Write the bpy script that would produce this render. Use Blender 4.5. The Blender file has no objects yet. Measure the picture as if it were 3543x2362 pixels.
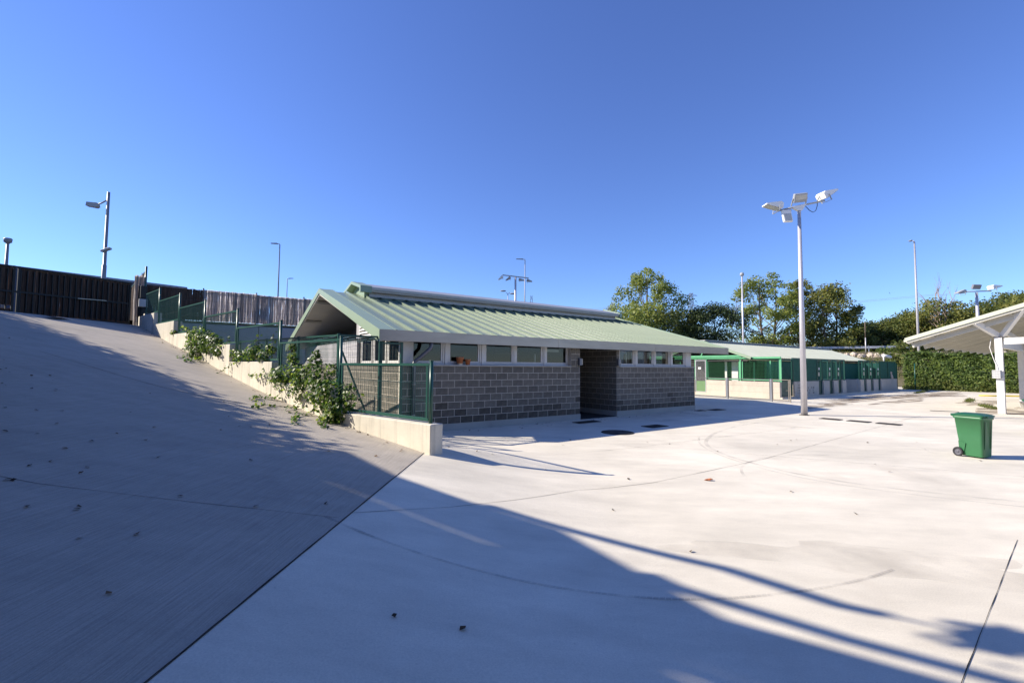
import bpy, math, random
import numpy as np
from mathutils import Vector, Matrix
R = math.radians
sc = bpy.context.scene
col = sc.collection
# ------------------------------------------------------------------ camera
CAM_H = 1.806
cam_data = bpy.data.cameras.new('camera')
cam = bpy.data.objects.new('camera', cam_data); col.objects.link(cam)
cam_data.sensor_width = 36.0; cam_data.lens = 16.0
cam_data.clip_start = 0.05; cam_data.clip_end = 5000
cam.location = (0, 0, CAM_H)
cam.rotation_mode = 'XYZ'
cam.matrix_world = Matrix.Translation((0, 0, CAM_H)) @ Matrix.Rotation(math.pi/2 + .0534, 4, 'X') @ Matrix.Rotation(.0081, 4, 'Z')
sc.camera = cam
# ------------------------------------------------------------------ sky and sun
SUN_EL = .5466
SH = Vector((math.cos(-.0761), math.sin(-.0761), -math.tan(SUN_EL))).normalized()   # direction the light travels
world = bpy.data.worlds.new('World'); sc.world = world; world.use_nodes = True
wn = world.node_tree; wn.nodes.clear()
wo = wn.nodes.new('ShaderNodeOutputWorld'); wb = wn.nodes.new('ShaderNodeBackground'); sky = wn.nodes.new('ShaderNodeTexSky')
sky.sky_type = 'NISHITA'; sky.sun_disc = False; sky.sun_elevation = SUN_EL
sky.sun_rotation = math.atan2(-SH.x, -SH.y)
sky.air_density = 1.1; sky.dust_density = 0.0; sky.ozone_density = 10.0; sky.altitude = 300
wb.inputs['Strength'].default_value = 0.125
hs = wn.nodes.new('ShaderNodeHueSaturation'); hs.inputs['Hue'].default_value = .513; hs.inputs['Saturation'].default_value = .99   # the even, slightly violet blue of the whole sky
wn.links.new(sky.outputs[0], hs.inputs['Color']); wn.links.new(hs.outputs[0], wb.inputs['Color']); wn.links.new(wb.outputs[0], wo.inputs['Surface'])
sd = bpy.data.lights.new('sun', 'SUN'); sd.energy = 5.0; sd.angle = R(.53); sd.color = (1.0, .91, .78)
sun = bpy.data.objects.new('sun', sd); col.objects.link(sun)
sun.rotation_euler = SH.to_track_quat('-Z', 'Y').to_euler(); sun.location = (-40, 3, 25)
sc.view_settings.view_transform = 'Standard'; sc.view_settings.look = 'None'
sc.view_settings.exposure = 0.73; sc.view_settings.gamma = 1.0; sc.view_settings.use_curve_mapping = False

# ------------------------------------------------------------------ helpers
rng = random.Random(7)
def tag(o, label=None, cat=None, group=None, kind=None):
    if label: o['label'] = label
    if cat: o['category'] = cat
    if group: o['group'] = group
    if kind: o['kind'] = kind
    return o
def link(o, parent=None):
    col.objects.link(o)
    if parent is not None: o.parent = parent
    return o
def thing(name, label, cat, loc=(0, 0, 0), rz=0, group=None):
    o = bpy.data.objects.new(name, None); o.empty_display_size = .2
    o.location = loc; o.rotation_euler = (0, 0, rz)
    return tag(link(o), label, cat, group)
class MB:
    def __init__(s): s.v = []; s.f = []; s.sm = []
    def add(s, vs, fs, smooth=False):
        k = len(s.v); s.v += [tuple(p) for p in vs]; s.f += [tuple(i + k for i in f) for f in fs]; s.sm += [smooth]*len(fs); return s
    def box(s, x0, x1, y0, y1, z0, z1):
        v = [(x0,y0,z0),(x1,y0,z0),(x1,y1,z0),(x0,y1,z0),(x0,y0,z1),(x1,y0,z1),(x1,y1,z1),(x0,y1,z1)]
        return s.add(v, [(3,2,1,0),(4,5,6,7),(0,1,5,4),(1,2,6,5),(2,3,7,6),(3,0,4,7)])
    def cbox(s, x0, x1, y0, y1, z0, z1, c=.01):
        # chamfered box: every edge carries a narrow chamfer
        X=(x0,x1);Y=(y0,y1);Z=(z0,z1); P={}
        k=len(s.v); vs=[]
        for i in (0,1):
            for j in (0,1):
                for l in (0,1):
                    sx=c if i==0 else -c; sy=c if j==0 else -c; sz=c if l==0 else -c
                    for ax in range(3):
                        p=[X[i]+sx,Y[j]+sy,Z[l]+sz]; p[ax]=(X[i],Y[j],Z[l])[ax]; P[(i,j,l,ax)]=len(vs); vs.append(p)
        F=[]
        def q(a): F.append(tuple(P[x] for x in a))
        for i in (0,1):
            o=[(0,0),(0,1),(1,1),(1,0)]
            if i==1: o=o[::-1]
            q([(i,a,b,0) for a,b in o]); q([(a,i,b,1) for a,b in o[::-1]]); q([(a,b,i,2) for a,b in o])
        for a in (0,1):
            for b in (0,1):
                F.append((P[(0,a,b,1)],P[(1,a,b,1)],P[(1,a,b,2)],P[(0,a,b,2)]))
                F.append((P[(a,0,b,0)],P[(a,1,b,0)],P[(a,1,b,2)],P[(a,0,b,2)]))
                F.append((P[(a,b,0,0)],P[(a,b,1,0)],P[(a,b,1,1)],P[(a,b,0,1)]))
        for i in (0,1):
            for j in (0,1):
                for l in (0,1): F.append((P[(i,j,l,0)],P[(i,j,l,1)],P[(i,j,l,2)]))
        return s.add(vs,F)
    def bar(s, p0, p1, w, h=None, up=(0,0,1)):
        h = w if h is None else h
        p0 = Vector(p0); p1 = Vector(p1); t = (p1-p0).normalized(); u = Vector(up)
        if abs(t.dot(u)) > .98: u = Vector((1,0,0)) if abs(t.x) < .9 else Vector((0,1,0))
        r = t.cross(u).normalized(); u = r.cross(t)
        r = r*(w/2); u = u*(h/2)
        v = [p0-r-u,p0+r-u,p0+r+u,p0-r+u,p1-r-u,p1+r-u,p1+r+u,p1-r+u]
        return s.add(v, [(0,1,2,3),(7,6,5,4),(0,4,5,1),(1,5,6,2),(2,6,7,3),(3,7,4,0)])
    def wire(s, p0, p1, r):
        p0 = Vector(p0); p1 = Vector(p1); t = (p1-p0).normalized()
        a = t.cross(Vector((.31,.77,.55))).normalized(); b = t.cross(a)
        v = []
        for p in (p0,p1):
            for k in range(3): v.append(p + a*(r*math.cos(k*2.0944)) + b*(r*math.sin(k*2.0944)))
        return s.add(v, [(0,1,4,3),(1,2,5,4),(2,0,3,5)])
    def tube(s, pts, rad, n=8, cap=True, smooth=True):
        pts = [Vector(p) for p in pts]; m = len(pts)
        rad = list(rad) if hasattr(rad, '__len__') else [rad]*m
        vs = []; fs = []; pr = None
        for i, p in enumerate(pts):
            t = (pts[min(i+1,m-1)]-pts[max(i-1,0)]).normalized()
            if pr is None:
                a = t.cross(Vector((0,0,1)) if abs(t.z) < .9 else Vector((1,0,0))).normalized()
            else:
                a = (pr - t*pr.dot(t)).normalized()
            pr = a; b = t.cross(a)
            for k in range(n):
                an = 2*math.pi*k/n; vs.append(p + a*(rad[i]*math.cos(an)) + b*(rad[i]*math.sin(an)))
        for i in range(m-1):
            for k in range(n):
                k2 = (k+1) % n; fs.append((i*n+k, i*n+k2, (i+1)*n+k2, (i+1)*n+k))
        s.add(vs, fs, smooth)
        if cap:
            k = len(s.v)-m*n
            s.f.append(tuple(k+j for j in range(n))[::-1]); s.f.append(tuple(k+(m-1)*n+j for j in range(n))); s.sm += [False, False]
        return s
    def lathe(s, prof, c=(0,0,0), n=20, smooth=True):
        vs = []; fs = []; m = len(prof)
        for r, z in prof:
            for k in range(n):
                an = 2*math.pi*k/n; vs.append((c[0]+r*math.cos(an), c[1]+r*math.sin(an), c[2]+z))
        for i in range(m-1):
            for k in range(n):
                k2 = (k+1) % n; fs.append((i*n+k, i*n+k2, (i+1)*n+k2, (i+1)*n+k))
        return s.add(vs, fs, smooth)
    def prism(s, poly, off):
        # poly: list of 3d points (planar), off: extrusion vector
        m = len(poly); o = Vector(off); a = [Vector(p) for p in poly]; v = a + [p+o for p in a]
        f = [tuple(range(m))[::-1], tuple(range(m, 2*m))] + [(i, (i+1) % m, m+(i+1) % m, m+i) for i in range(m)]
        return s.add(v, f)
    def mesh(s, name, mat):
        me = bpy.data.meshes.new(name); me.from_pydata(s.v, [], s.f); me.validate(); me.update()
        if len(me.polygons) == len(s.sm) and any(s.sm): me.polygons.foreach_set('use_smooth', s.sm)
        me.materials.append(mat); return me
    def build(s, name, mat, parent=None, kind=None):
        o = bpy.data.objects.new(name, s.mesh(name, mat)); link(o, parent)
        if kind: o['kind'] = kind
        return o
def np_mesh(name, V, F, mat, smooth=False):
    me = bpy.data.meshes.new(name); V = np.ascontiguousarray(V, np.float32); F = np.ascontiguousarray(F, np.int32)
    k = F.shape[1]; me.vertices.add(len(V)); me.vertices.foreach_set('co', V.ravel())
    me.loops.add(F.size); me.loops.foreach_set('vertex_index', F.ravel())
    me.polygons.add(len(F)); me.polygons.foreach_set('loop_start', np.arange(0, F.size, k, dtype=np.int32))
    me.polygons.foreach_set('loop_total', np.full(len(F), k, np.int32))
    if smooth: me.polygons.foreach_set('use_smooth', np.ones(len(F), bool))
    me.update(calc_edges=True); me.validate(); me.materials.append(mat); return me
def np_obj(name, V, F, mat, parent=None, kind=None, smooth=False):
    o = bpy.data.objects.new(name, np_mesh(name, V, F, mat, smooth)); link(o, parent)
    if kind: o['kind'] = kind
    return o
def shared(name, me, parent, loc=(0,0,0), rot=(0,0,0)):
    o = bpy.data.objects.new(name, me); link(o, parent); o.location = loc; o.rotation_euler = rot; return o

# ------------------------------------------------------------------ materials
def mat(name, color, rough=.7, metal=0., var=.12, scale=6., bump=0., bscale=40., spec=.4, rand=0., stretch=(1,1,1), detail=5., coords='Object', c2=None, trans=0., coat=0.):
    m = bpy.data.materials.new(name); m.use_nodes = True; nt = m.node_tree; N = nt.nodes; L = nt.links
    b = N['Principled BSDF']; b.inputs['Roughness'].default_value = rough; b.inputs['Metallic'].default_value = metal
    b.inputs['Specular IOR Level'].default_value = spec
    if coat: b.inputs['Coat Weight'].default_value = coat; b.inputs['Coat Roughness'].default_value = .15
    tc = N.new('ShaderNodeTexCoord'); mp = N.new('ShaderNodeMapping'); mp.inputs['Scale'].default_value = stretch
    L.new(tc.outputs[coords], mp.inputs[0])
    n = N.new('ShaderNodeTexNoise'); n.inputs['Scale'].default_value = scale; n.inputs['Detail'].default_value = detail; n.inputs['Roughness'].default_value = .62
    L.new(mp.outputs[0], n.inputs['Vector'])
    r = N.new('ShaderNodeValToRGB'); r.color_ramp.elements[0].position = .3; r.color_ramp.elements[1].position = .7
    c = np.array(color[:3]); lo = c*(1-var); hi = np.minimum(c*(1+var), .95)
    if c2 is not None: lo = np.array(c2)
    r.color_ramp.elements[0].color = (*lo, 1); r.color_ramp.elements[1].color = (*hi, 1)
    L.new(n.outputs[0], r.inputs[0]); out = r.outputs[0]
    if rand:
        oi = N.new('ShaderNodeObjectInfo'); mr = N.new('ShaderNodeMapRange'); mr.inputs[3].default_value = 1-rand; mr.inputs[4].default_value = 1+rand
        L.new(oi.outputs['Random'], mr.inputs[0]); hs = N.new('ShaderNodeHueSaturation'); L.new(mr.outputs[0], hs.inputs['Value']); L.new(out, hs.inputs['Color']); out = hs.outputs[0]
    L.new(out, b.inputs['Base Color'])
    if bump:
        n2 = N.new('ShaderNodeTexNoise'); n2.inputs['Scale'].default_value = bscale; n2.inputs['Detail'].default_value = 4; L.new(mp.outputs[0], n2.inputs['Vector'])
        bp = N.new('ShaderNodeBump'); bp.inputs['Strength'].default_value = bump; bp.inputs['Distance'].default_value = .01; L.new(n2.outputs[0], bp.inputs['Height']); L.new(bp.outputs[0], b.inputs['Normal'])
    m['nodes_color'] = 1
    return m
def leaf_mat(name, c1, c2, c3, rough=.5, tr=.35):
    m = bpy.data.materials.new(name); m.use_nodes = True; nt = m.node_tree; N = nt.nodes; L = nt.links
    b = N['Principled BSDF']; out = N['Material Output']; b.inputs['Roughness'].default_value = rough; b.inputs['Specular IOR Level'].default_value = .35
    g = N.new('ShaderNodeNewGeometry'); r = N.new('ShaderNodeValToRGB')
    r.color_ramp.elements[0].color = (*c1, 1); r.color_ramp.elements[1].color = (*c3, 1); e = r.color_ramp.elements.new(.5); e.color = (*c2, 1)
    L.new(g.outputs['Random Per Island'], r.inputs[0]); L.new(r.outputs[0], b.inputs['Base Color'])
    t = N.new('ShaderNodeBsdfTranslucent'); mx = N.new('ShaderNodeMixShader'); mx.inputs[0].default_value = tr
    hs = N.new('ShaderNodeHueSaturation'); hs.inputs['Value'].default_value = 1.5; hs.inputs['Hue'].default_value = .485; L.new(r.outputs[0], hs.inputs['Color']); L.new(hs.outputs[0], t.inputs[0])
    L.new(b.outputs[0], mx.inputs[1]); L.new(t.outputs[0], mx.inputs[2]); L.new(mx.outputs[0], out.inputs[0]); return m
def glass_mat(name, tint=(.5,.55,.53), refl=1.0):
    m = bpy.data.materials.new(name); m.use_nodes = True; nt = m.node_tree; N = nt.nodes; L = nt.links; N.remove(N['Principled BSDF']); out = N['Material Output']
    t = N.new('ShaderNodeBsdfTransparent'); t.inputs[0].default_value = (*tint, 1); g = N.new('ShaderNodeBsdfGlossy'); g.inputs['Roughness'].default_value = .02
    lw = N.new('ShaderNodeLayerWeight'); lw.inputs[0].default_value = .5; pw = N.new('ShaderNodeMath'); pw.operation = 'POWER'; pw.inputs[1].default_value = 5; L.new(lw.outputs['Facing'], pw.inputs[0])
    f = N.new('ShaderNodeMapRange'); f.inputs[3].default_value = .05; f.inputs[4].default_value = 1.; L.new(pw.outputs[0], f.inputs[0]); mx = N.new('ShaderNodeMixShader')
    L.new(f.outputs[0], mx.inputs[0]); L.new(t.outputs[0], mx.inputs[1]); L.new(g.outputs[0], mx.inputs[2]); L.new(mx.outputs[0], out.inputs[0]); return m
def concrete_mat(name, base, var, broom=0., streak=0., stain=(.33,.28,.22), stain_amt=.35, blotch=.5, joints=False, rough=.85):
    """cast concrete: large soft blotches, fine grain, stains with a shape of their own, optional broom finish"""
    m = bpy.data.materials.new(name); m.use_nodes = True; nt = m.node_tree; N = nt.nodes; L = nt.links
    b = N['Principled BSDF']; b.inputs['Roughness'].default_value = rough; b.inputs['Specular IOR Level'].default_value = .3
    tc = N.new('ShaderNodeTexCoord')
    def noise(scale, detail=5, rough=.6, st=None, rot=0, dist=0):
        mp = N.new('ShaderNodeMapping'); mp.inputs['Scale'].default_value = st or (1,1,1); mp.inputs['Rotation'].default_value = (0,0,rot); L.new(tc.outputs['Object'], mp.inputs[0])
        n = N.new('ShaderNodeTexNoise'); n.inputs['Scale'].default_value = scale; n.inputs['Detail'].default_value = detail; n.inputs['Roughness'].default_value = rough; n.inputs['Distortion'].default_value = dist
        L.new(mp.outputs[0], n.inputs['Vector']); return n.outputs[0]
    def ramp(v, p0, p1, a=0., z=1.):
        mr = N.new('ShaderNodeMapRange'); mr.inputs[1].default_value = p0; mr.inputs[2].default_value = p1; mr.inputs[3].default_value = a; mr.inputs[4].default_value = z; L.new(v, mr.inputs[0]); return mr.outputs[0]
    def mult(cin, fac):
        mx = N.new('ShaderNodeMix'); mx.data_type = 'RGBA'; mx.blend_type = 'MULTIPLY'; mx.inputs[0].default_value = 1.; L.new(cin, mx.inputs[6]); L.new(fac, mx.inputs[7]); return mx.outputs[2]
    def val(v):
        c = N.new('ShaderNodeCombineColor'); 
        for i in range(3): L.new(v, c.inputs[i])
        return c.outputs[0]
    rgb = N.new('ShaderNodeRGB'); rgb.outputs[0].default_value = (*base, 1); c = rgb.outputs[0]
    c = mult(c, val(ramp(noise(.35, 6, .55, dist=.6), .3, .7, 1-var*blotch, 1+var*blotch*.5)))
    c = mult(c, val(ramp(noise(1.7, 6, .65, st=(.6,1.6,1), rot=.5), .25, .75, 1-var*.7, 1+var*.4)))
    c = mult(c, val(ramp(noise(85, 3, .7), .2, .8, 1-var*.8, 1+var*.5)))
    c = mult(c, val(ramp(noise(26, 4, .75), .64, .76, 1, 1-var*1.2)))
    st = N.new('ShaderNodeMix'); st.data_type = 'RGBA'; st.inputs[7].default_value = (*stain, 1); L.new(c, st.inputs[6])
    L.new(ramp(noise(.55, 7, .62, st=(1.5,.7,1), rot=-.6, dist=1.0), .6, .82, 0, stain_amt), st.inputs[0]); c = st.outputs[2]
    if streak: c = mult(c, val(ramp(noise(3.2, 7, .72, st=(1.3,1.3,.06), dist=.4), .5, .74, 1, 1-streak)))
    L.new(c, b.inputs['Base Color'])
    bp = N.new('ShaderNodeBump'); bp.inputs['Strength'].default_value = .25; bp.inputs['Distance'].default_value = .004; L.new(noise(120, 3, .7), bp.inputs['Height']); nrm = bp.outputs[0]
    if broom:
        hgt = noise(9, 4, .7, st=(9, .25, 1), rot=-.02)
        c2 = mult(c, val(ramp(hgt, .3, .7, .8, 1.12))); L.new(c2, b.inputs['Base Color'])
        b2 = N.new('ShaderNodeBump'); b2.inputs['Strength'].default_value = broom; b2.inputs['Distance'].default_value = .012; L.new(hgt, b2.inputs['Height']); L.new(nrm, b2.inputs['Normal']); nrm = b2.outputs[0]
    L.new(nrm, b.inputs['Normal'])
    return m
def decal_mat(name, color, alpha, scale=30., lo=.3, hi=.7):
    m = bpy.data.materials.new(name); m.use_nodes = True; nt = m.node_tree; N = nt.nodes; L = nt.links
    b = N['Principled BSDF']; out = N['Material Output']; b.inputs['Base Color'].default_value = (*color, 1); b.inputs['Roughness'].default_value = .8
    tc = N.new('ShaderNodeTexCoord'); n = N.new('ShaderNodeTexNoise'); n.inputs['Scale'].default_value = scale; n.inputs['Detail'].default_value = 5; L.new(tc.outputs['Object'], n.inputs[0])
    mr = N.new('ShaderNodeMapRange'); mr.inputs[1].default_value = lo; mr.inputs[2].default_value = hi; mr.inputs[4].default_value = alpha; L.new(n.outputs[0], mr.inputs[0])
    t = N.new('ShaderNodeBsdfTransparent'); mx = N.new('ShaderNodeMixShader'); L.new(mr.outputs[0], mx.inputs[0]); L.new(t.outputs[0], mx.inputs[1]); L.new(b.outputs[0], mx.inputs[2]); L.new(mx.outputs[0], out.inputs[0]); return m

M = {}
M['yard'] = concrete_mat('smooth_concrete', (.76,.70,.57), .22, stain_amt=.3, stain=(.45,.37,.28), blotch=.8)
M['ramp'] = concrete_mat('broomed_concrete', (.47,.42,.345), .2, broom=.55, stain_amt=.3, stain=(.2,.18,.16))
M['cast'] = concrete_mat('cast_concrete', (.72,.67,.55), .24, streak=.45, stain_amt=.5, stain=(.24,.22,.19))
M['cast2'] = concrete_mat('kennel_concrete', (.58,.52,.43), .2, stain_amt=.5, stain=(.26,.2,.15))
M['plinth'] = concrete_mat('plinth_concrete', (.42,.41,.37), .18, stain_amt=.5, stain=(.2,.19,.17))
M['joint'] = mat('joint_filler', (.035,.033,.03), .95, var=.5, scale=30)
M['ground'] = mat('rough_ground', (.13,.11,.07), .95, var=.4, scale=.6)
M['slope'] = mat('grassy_earth', (.12,.105,.06), .95, var=.45, scale=1.2, bump=.5, bscale=4)
M['asphalt'] = mat('asphalt', (.06,.06,.06), .9, var=.2, scale=4)
M['block'] = mat('concrete_block', (.158,.142,.114), .92, var=.2, scale=9, bump=.4, bscale=70, rand=.16)
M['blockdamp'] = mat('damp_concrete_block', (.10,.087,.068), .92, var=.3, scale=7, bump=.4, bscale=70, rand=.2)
M['mortar'] = mat('mortar', (.52,.47,.39), .95, var=.15, scale=20)
M['white'] = mat('white_paint', (.70,.69,.66), .5, var=.05, scale=4)
M['frame'] = mat('white_window_profile', (.62,.61,.58), .4, var=.04, scale=5)
M['sill'] = mat('stone_sill', (.42,.41,.38), .7, var=.12, scale=8)
M['panelgrey'] = mat('grey_render_panel', (.40,.39,.40), .7, var=.06, scale=3)
M['roof'] = mat('green_roof_sheet', (.185,.235,.16), .33, var=.06, scale=1.3, spec=.5, rand=.03, metal=.0)
M['trim'] = mat('pale_green_trim', (.27,.35,.24), .4, var=.05, scale=2, spec=.5)
M['ridge'] = mat('weathered_ridge_sheet', (.42,.42,.41), .45, var=.07, scale=1.5, metal=.3)
M['soffit'] = mat('cream_soffit', (.52,.50,.43), .6, var=.06, scale=2)
M['galv'] = mat('galvanised_sheet', (.34,.305,.26), .42, metal=.75, var=.14, scale=1.1, stretch=(.6,2,3))
M['pole'] = mat('painted_steel_pole', (.56,.54,.56), .4, metal=.35, var=.08, scale=2.5)
M['poledark'] = mat('grey_steel_pole', (.24,.25,.28), .5, metal=.3, var=.1, scale=2)
M['lampwhite'] = mat('white_lamp_housing', (.78,.77,.74), .4, var=.05, scale=4)
M['lampglass'] = mat('lamp_lens', (.45,.45,.42), .15, var=.1, scale=3, spec=.7)
M['lampgrey'] = mat('grey_lamp_housing', (.34,.35,.36), .5, var=.08, scale=4)
M['dkgreen'] = mat('dark_green_coating', (.012,.075,.055), .35, var=.12, scale=3, spec=.5)
M['green'] = mat('bright_green_paint', (.12,.40,.20), .4, var=.1, scale=3, spec=.45)
M['screen'] = mat('green_screen_mesh', (.02,.12,.08), .8, var=.2, scale=8)
M['kdoor'] = mat('green_door_sheet', (.13,.24,.10), .5, var=.1, scale=3)
M['binbody'] = mat('green_bin_plastic', (.032,.145,.058), .42, var=.08, scale=3, spec=.5)
M['binlid'] = mat('green_lid_plastic', (.018,.10,.045), .4, var=.08, scale=3, spec=.5)
M['rubber'] = mat('black_rubber', (.03,.03,.032), .8, var=.15, scale=12)
M['hub'] = mat('grey_wheel_plastic', (.10,.10,.12), .6, var=.1, scale=9)
M['iron'] = mat('cast_iron', (.05,.042,.036), .7, var=.3, scale=14, bump=.4, bscale=60)
M['drain'] = mat('dark_drain', (.012,.012,.012), .9, var=.3, scale=10)
M['reed'] = leaf_mat('reed_straw', (.22,.21,.205), (.47,.445,.43), (.70,.67,.65), .8, .68)
M['reedbrown'] = leaf_mat('brown_shaded_reed', (.045,.028,.02), (.085,.055,.04), (.13,.09,.065), .85, .15)  # brown of the gate reeds; carries painted shade on the first screen panel
M['gate'] = mat('dark_gate_steel', (.012,.014,.014), .6, var=.2, scale=5)
M['bluewall'] = mat('slate_cladding', (.055,.065,.10), .7, var=.1, scale=1.5)
M['retain'] = concrete_mat('retaining_concrete', (.36,.36,.36), .15, stain_amt=.4, stain=(.2,.19,.18))
M['terracotta'] = mat('terracotta', (.42,.15,.06), .8, var=.12, scale=9)
M['potcream'] = mat('cream_glaze', (.55,.5,.4), .6, var=.06, scale=6)
M['pipe'] = mat('dull_zinc_pipe', (.16,.16,.17), .45, metal=.6, var=.15, scale=6)
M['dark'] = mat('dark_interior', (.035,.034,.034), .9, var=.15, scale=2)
M['curtain'] = mat('dark_curtain', (.10,.095,.09), .9, var=.3, scale=8, stretch=(6,6,.2))
M['paper'] = mat('white_paper', (.75,.74,.72), .7, var=.04, scale=5)
M['catfur'] = mat('dark_cat_fur', (.03,.026,.022), .9, var=.3, scale=20)
M['glass'] = glass_mat('window_glass')
M['leaf_dry'] = leaf_mat('dry_fallen_leaf', (.03,.02,.012), (.07,.04,.02), (.16,.09,.035), .85, .1)
M['bark'] = mat('bark', (.14,.11,.085), .95, var=.3, scale=5, stretch=(1,1,.2), bump=.5, bscale=12)
M['palebark'] = mat('pale_bark', (.30,.23,.19), .9, var=.25, scale=5, stretch=(1,1,.2))
M['lf_poplar'] = leaf_mat('poplar_leaf', (.10,.145,.03), (.19,.245,.05), (.33,.35,.09), .45, .45)
M['lf_dark'] = leaf_mat('dark_evergreen_leaf', (.016,.032,.01), (.034,.058,.018), (.07,.10,.03), .6, .25)
M['lf_mid'] = leaf_mat('mid_green_leaf', (.05,.08,.018), (.11,.14,.033), (.19,.20,.055), .55, .4)
M['lf_autumn'] = leaf_mat('turning_leaf', (.08,.11,.025), (.16,.185,.042), (.26,.24,.06), .6, .4)
M['lf_brush'] = leaf_mat('brown_brush_leaf', (.06,.052,.022), (.11,.09,.04), (.17,.14,.07), .8, .2)
M['lf_hedge'] = leaf_mat('hedge_spray', (.028,.055,.010), (.065,.11,.02), (.15,.20,.035), .6, .3)
M['lf_ivy'] = leaf_mat('ivy_leaf', (.012,.045,.008), (.05,.12,.016), (.22,.30,.045), .42, .45)
M['stone'] = mat('pale_limestone', (.50,.42,.34), .9, var=.25, scale=3, bump=.5, bscale=8, rand=.15)
M['rail'] = mat('galvanised_rail', (.50,.52,.56), .45, metal=.7, var=.1, scale=2)
M['hose_y'] = mat('yellow_hose', (.65,.5,.05), .5, var=.1, scale=6)
M['cable'] = mat('black_cable', (.02,.02,.02), .6, var=.1, scale=6)
M['pylon'] = mat('pylon_steel', (.30,.31,.34), .6, var=.1, scale=1)
M['graffiti'] = decal_mat('black_stencil', (.02,.02,.02), .8, 18, .25, .5)
M['tyre'] = decal_mat('tyre_rubber_mark', (.28,.26,.235), .20, 2.2, .35, .65)
M['tread'] = decal_mat('tread_print', (.30,.285,.265), .5, 3, .35, .7)
M['stainp'] = decal_mat('brown_silt_stain', (.26,.20,.14), .75, 1.1, .38, .62)

# ------------------------------------------------------------------ the site's own frame: a along the main building front, b out of it
OX, OY, TH = 2.344, 15.6, .9498
DX, DY = math.sin(TH), math.cos(TH)
BROT = math.atan2(DY, DX)
def Bp(a, b, z=0.): return Vector((OX + DX*a + DY*b, OY + DY*a - DX*b, z))
# ------------------------------------------------------------------ ground heights
HX = np.array([-60,-22,-19.5,-17.6,-15.7,-13.35,-10.6,-8.47,-7.1,-6.25,-4.75,-3.2,-1.45,-.6,.3,1.3,90])
HZ = np.array([3.8,3.76,3.70,3.57,3.12,2.56,1.96,1.44,1.15,.98,.718,.514,.31,.185,.07,0,0])
_fx = np.linspace(-60, 90, 3001); _fz = np.interp(_fx, HX, HZ)
_k = np.hanning(27); _k /= _k.sum(); _fz = np.convolve(np.pad(_fz, 13, mode='edge'), _k, 'valid')
def ramp_h(x): return np.interp(x, _fx, _fz)
def joint_x(y): return -1.745 + .034*y
WP = Vector((-1.40, 7.95, 0)); WD = Vector((-.766, .643, 0)); WN = Vector((-.643, -.766, 0))   # ramp wall: end post, run, face normal
def smooth(e0, e1, v):
    t = np.clip((v-e0)/(e1-e0), 0, 1); return t*t*(3-2*t)
def yard_h(x, y):
    x = np.asarray(x, float); y = np.asarray(y, float)
    h = ramp_h(np.maximum(x, joint_x(np.minimum(y, 8.))))
    return h*(1-smooth(8.1, 10.6, y))
def grid_obj(name, X, Y, Z, m):
    nr, nc = X.shape; V = np.stack([X, Y, Z], -1).reshape(-1, 3)
    i = np.arange(nr*nc).reshape(nr, nc); F = np.stack([i[:-1,:-1], i[:-1,1:], i[1:,1:], i[1:,:-1]], -1).reshape(-1, 4)
    return np_obj(name, V, F, m, smooth=True)
# the yard, near part starts at the joint with the ramp
ys = np.concatenate([np.arange(-14, 0, 1.), np.arange(0, 8.01, .2)])
ts = np.concatenate([np.arange(0, 4.5, .15), np.arange(4.5, 12, .75), np.arange(12, 75, 4)])
Yg, Tg = np.meshgrid(ys, ts, indexing='ij'); Xg = joint_x(Yg) + Tg
near = (Xg, Yg, yard_h(Xg, Yg))
ys2 = np.concatenate([np.arange(8.0, 12.01, .2), np.arange(13, 75, 2.)])
xs2 = np.concatenate([np.arange(-44, -4, 2.), np.arange(-4, 4.5, .2), np.arange(5, 75, 2.5)])
Y2, X2 = np.meshgrid(ys2, xs2, indexing='ij')
bm1 = [np.stack(g, -1) for g in (near, (X2, Y2, yard_h(X2, Y2)))]
Vs = []; Fs = []; k = 0
for G in bm1:
    nr, nc = G.shape[:2]; i = np.arange(nr*nc).reshape(nr, nc)+k; Fs.append(np.stack([i[:-1,:-1], i[:-1,1:], i[1:,1:], i[1:,:-1]], -1).reshape(-1,4)); Vs.append(G.reshape(-1,3)); k += nr*nc
yard = np_obj('yard', np.concatenate(Vs), np.concatenate(Fs), M['yard'], smooth=True); tag(yard, kind='structure')
# the ramp
ys = np.concatenate([np.arange(-14, 0, 1.), np.arange(0, 30.01, .3)]); tt = np.linspace(0, 1, 110)**1.25
Yg, Tg = np.meshgrid(ys, tt, indexing='ij')
wallx = WP.x - .766/.643*(Yg-WP.y) - .06
xr = np.where(Yg <= 7.9, joint_x(Yg), np.minimum(wallx, joint_x(7.9)))
xl = np.full_like(xr, -58.); Xg = xr + (xl-xr)*Tg
ramp = grid_obj('ramp', Xg, Yg, ramp_h(Xg)+.004, M['ramp']); tag(ramp, kind='structure')
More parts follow.
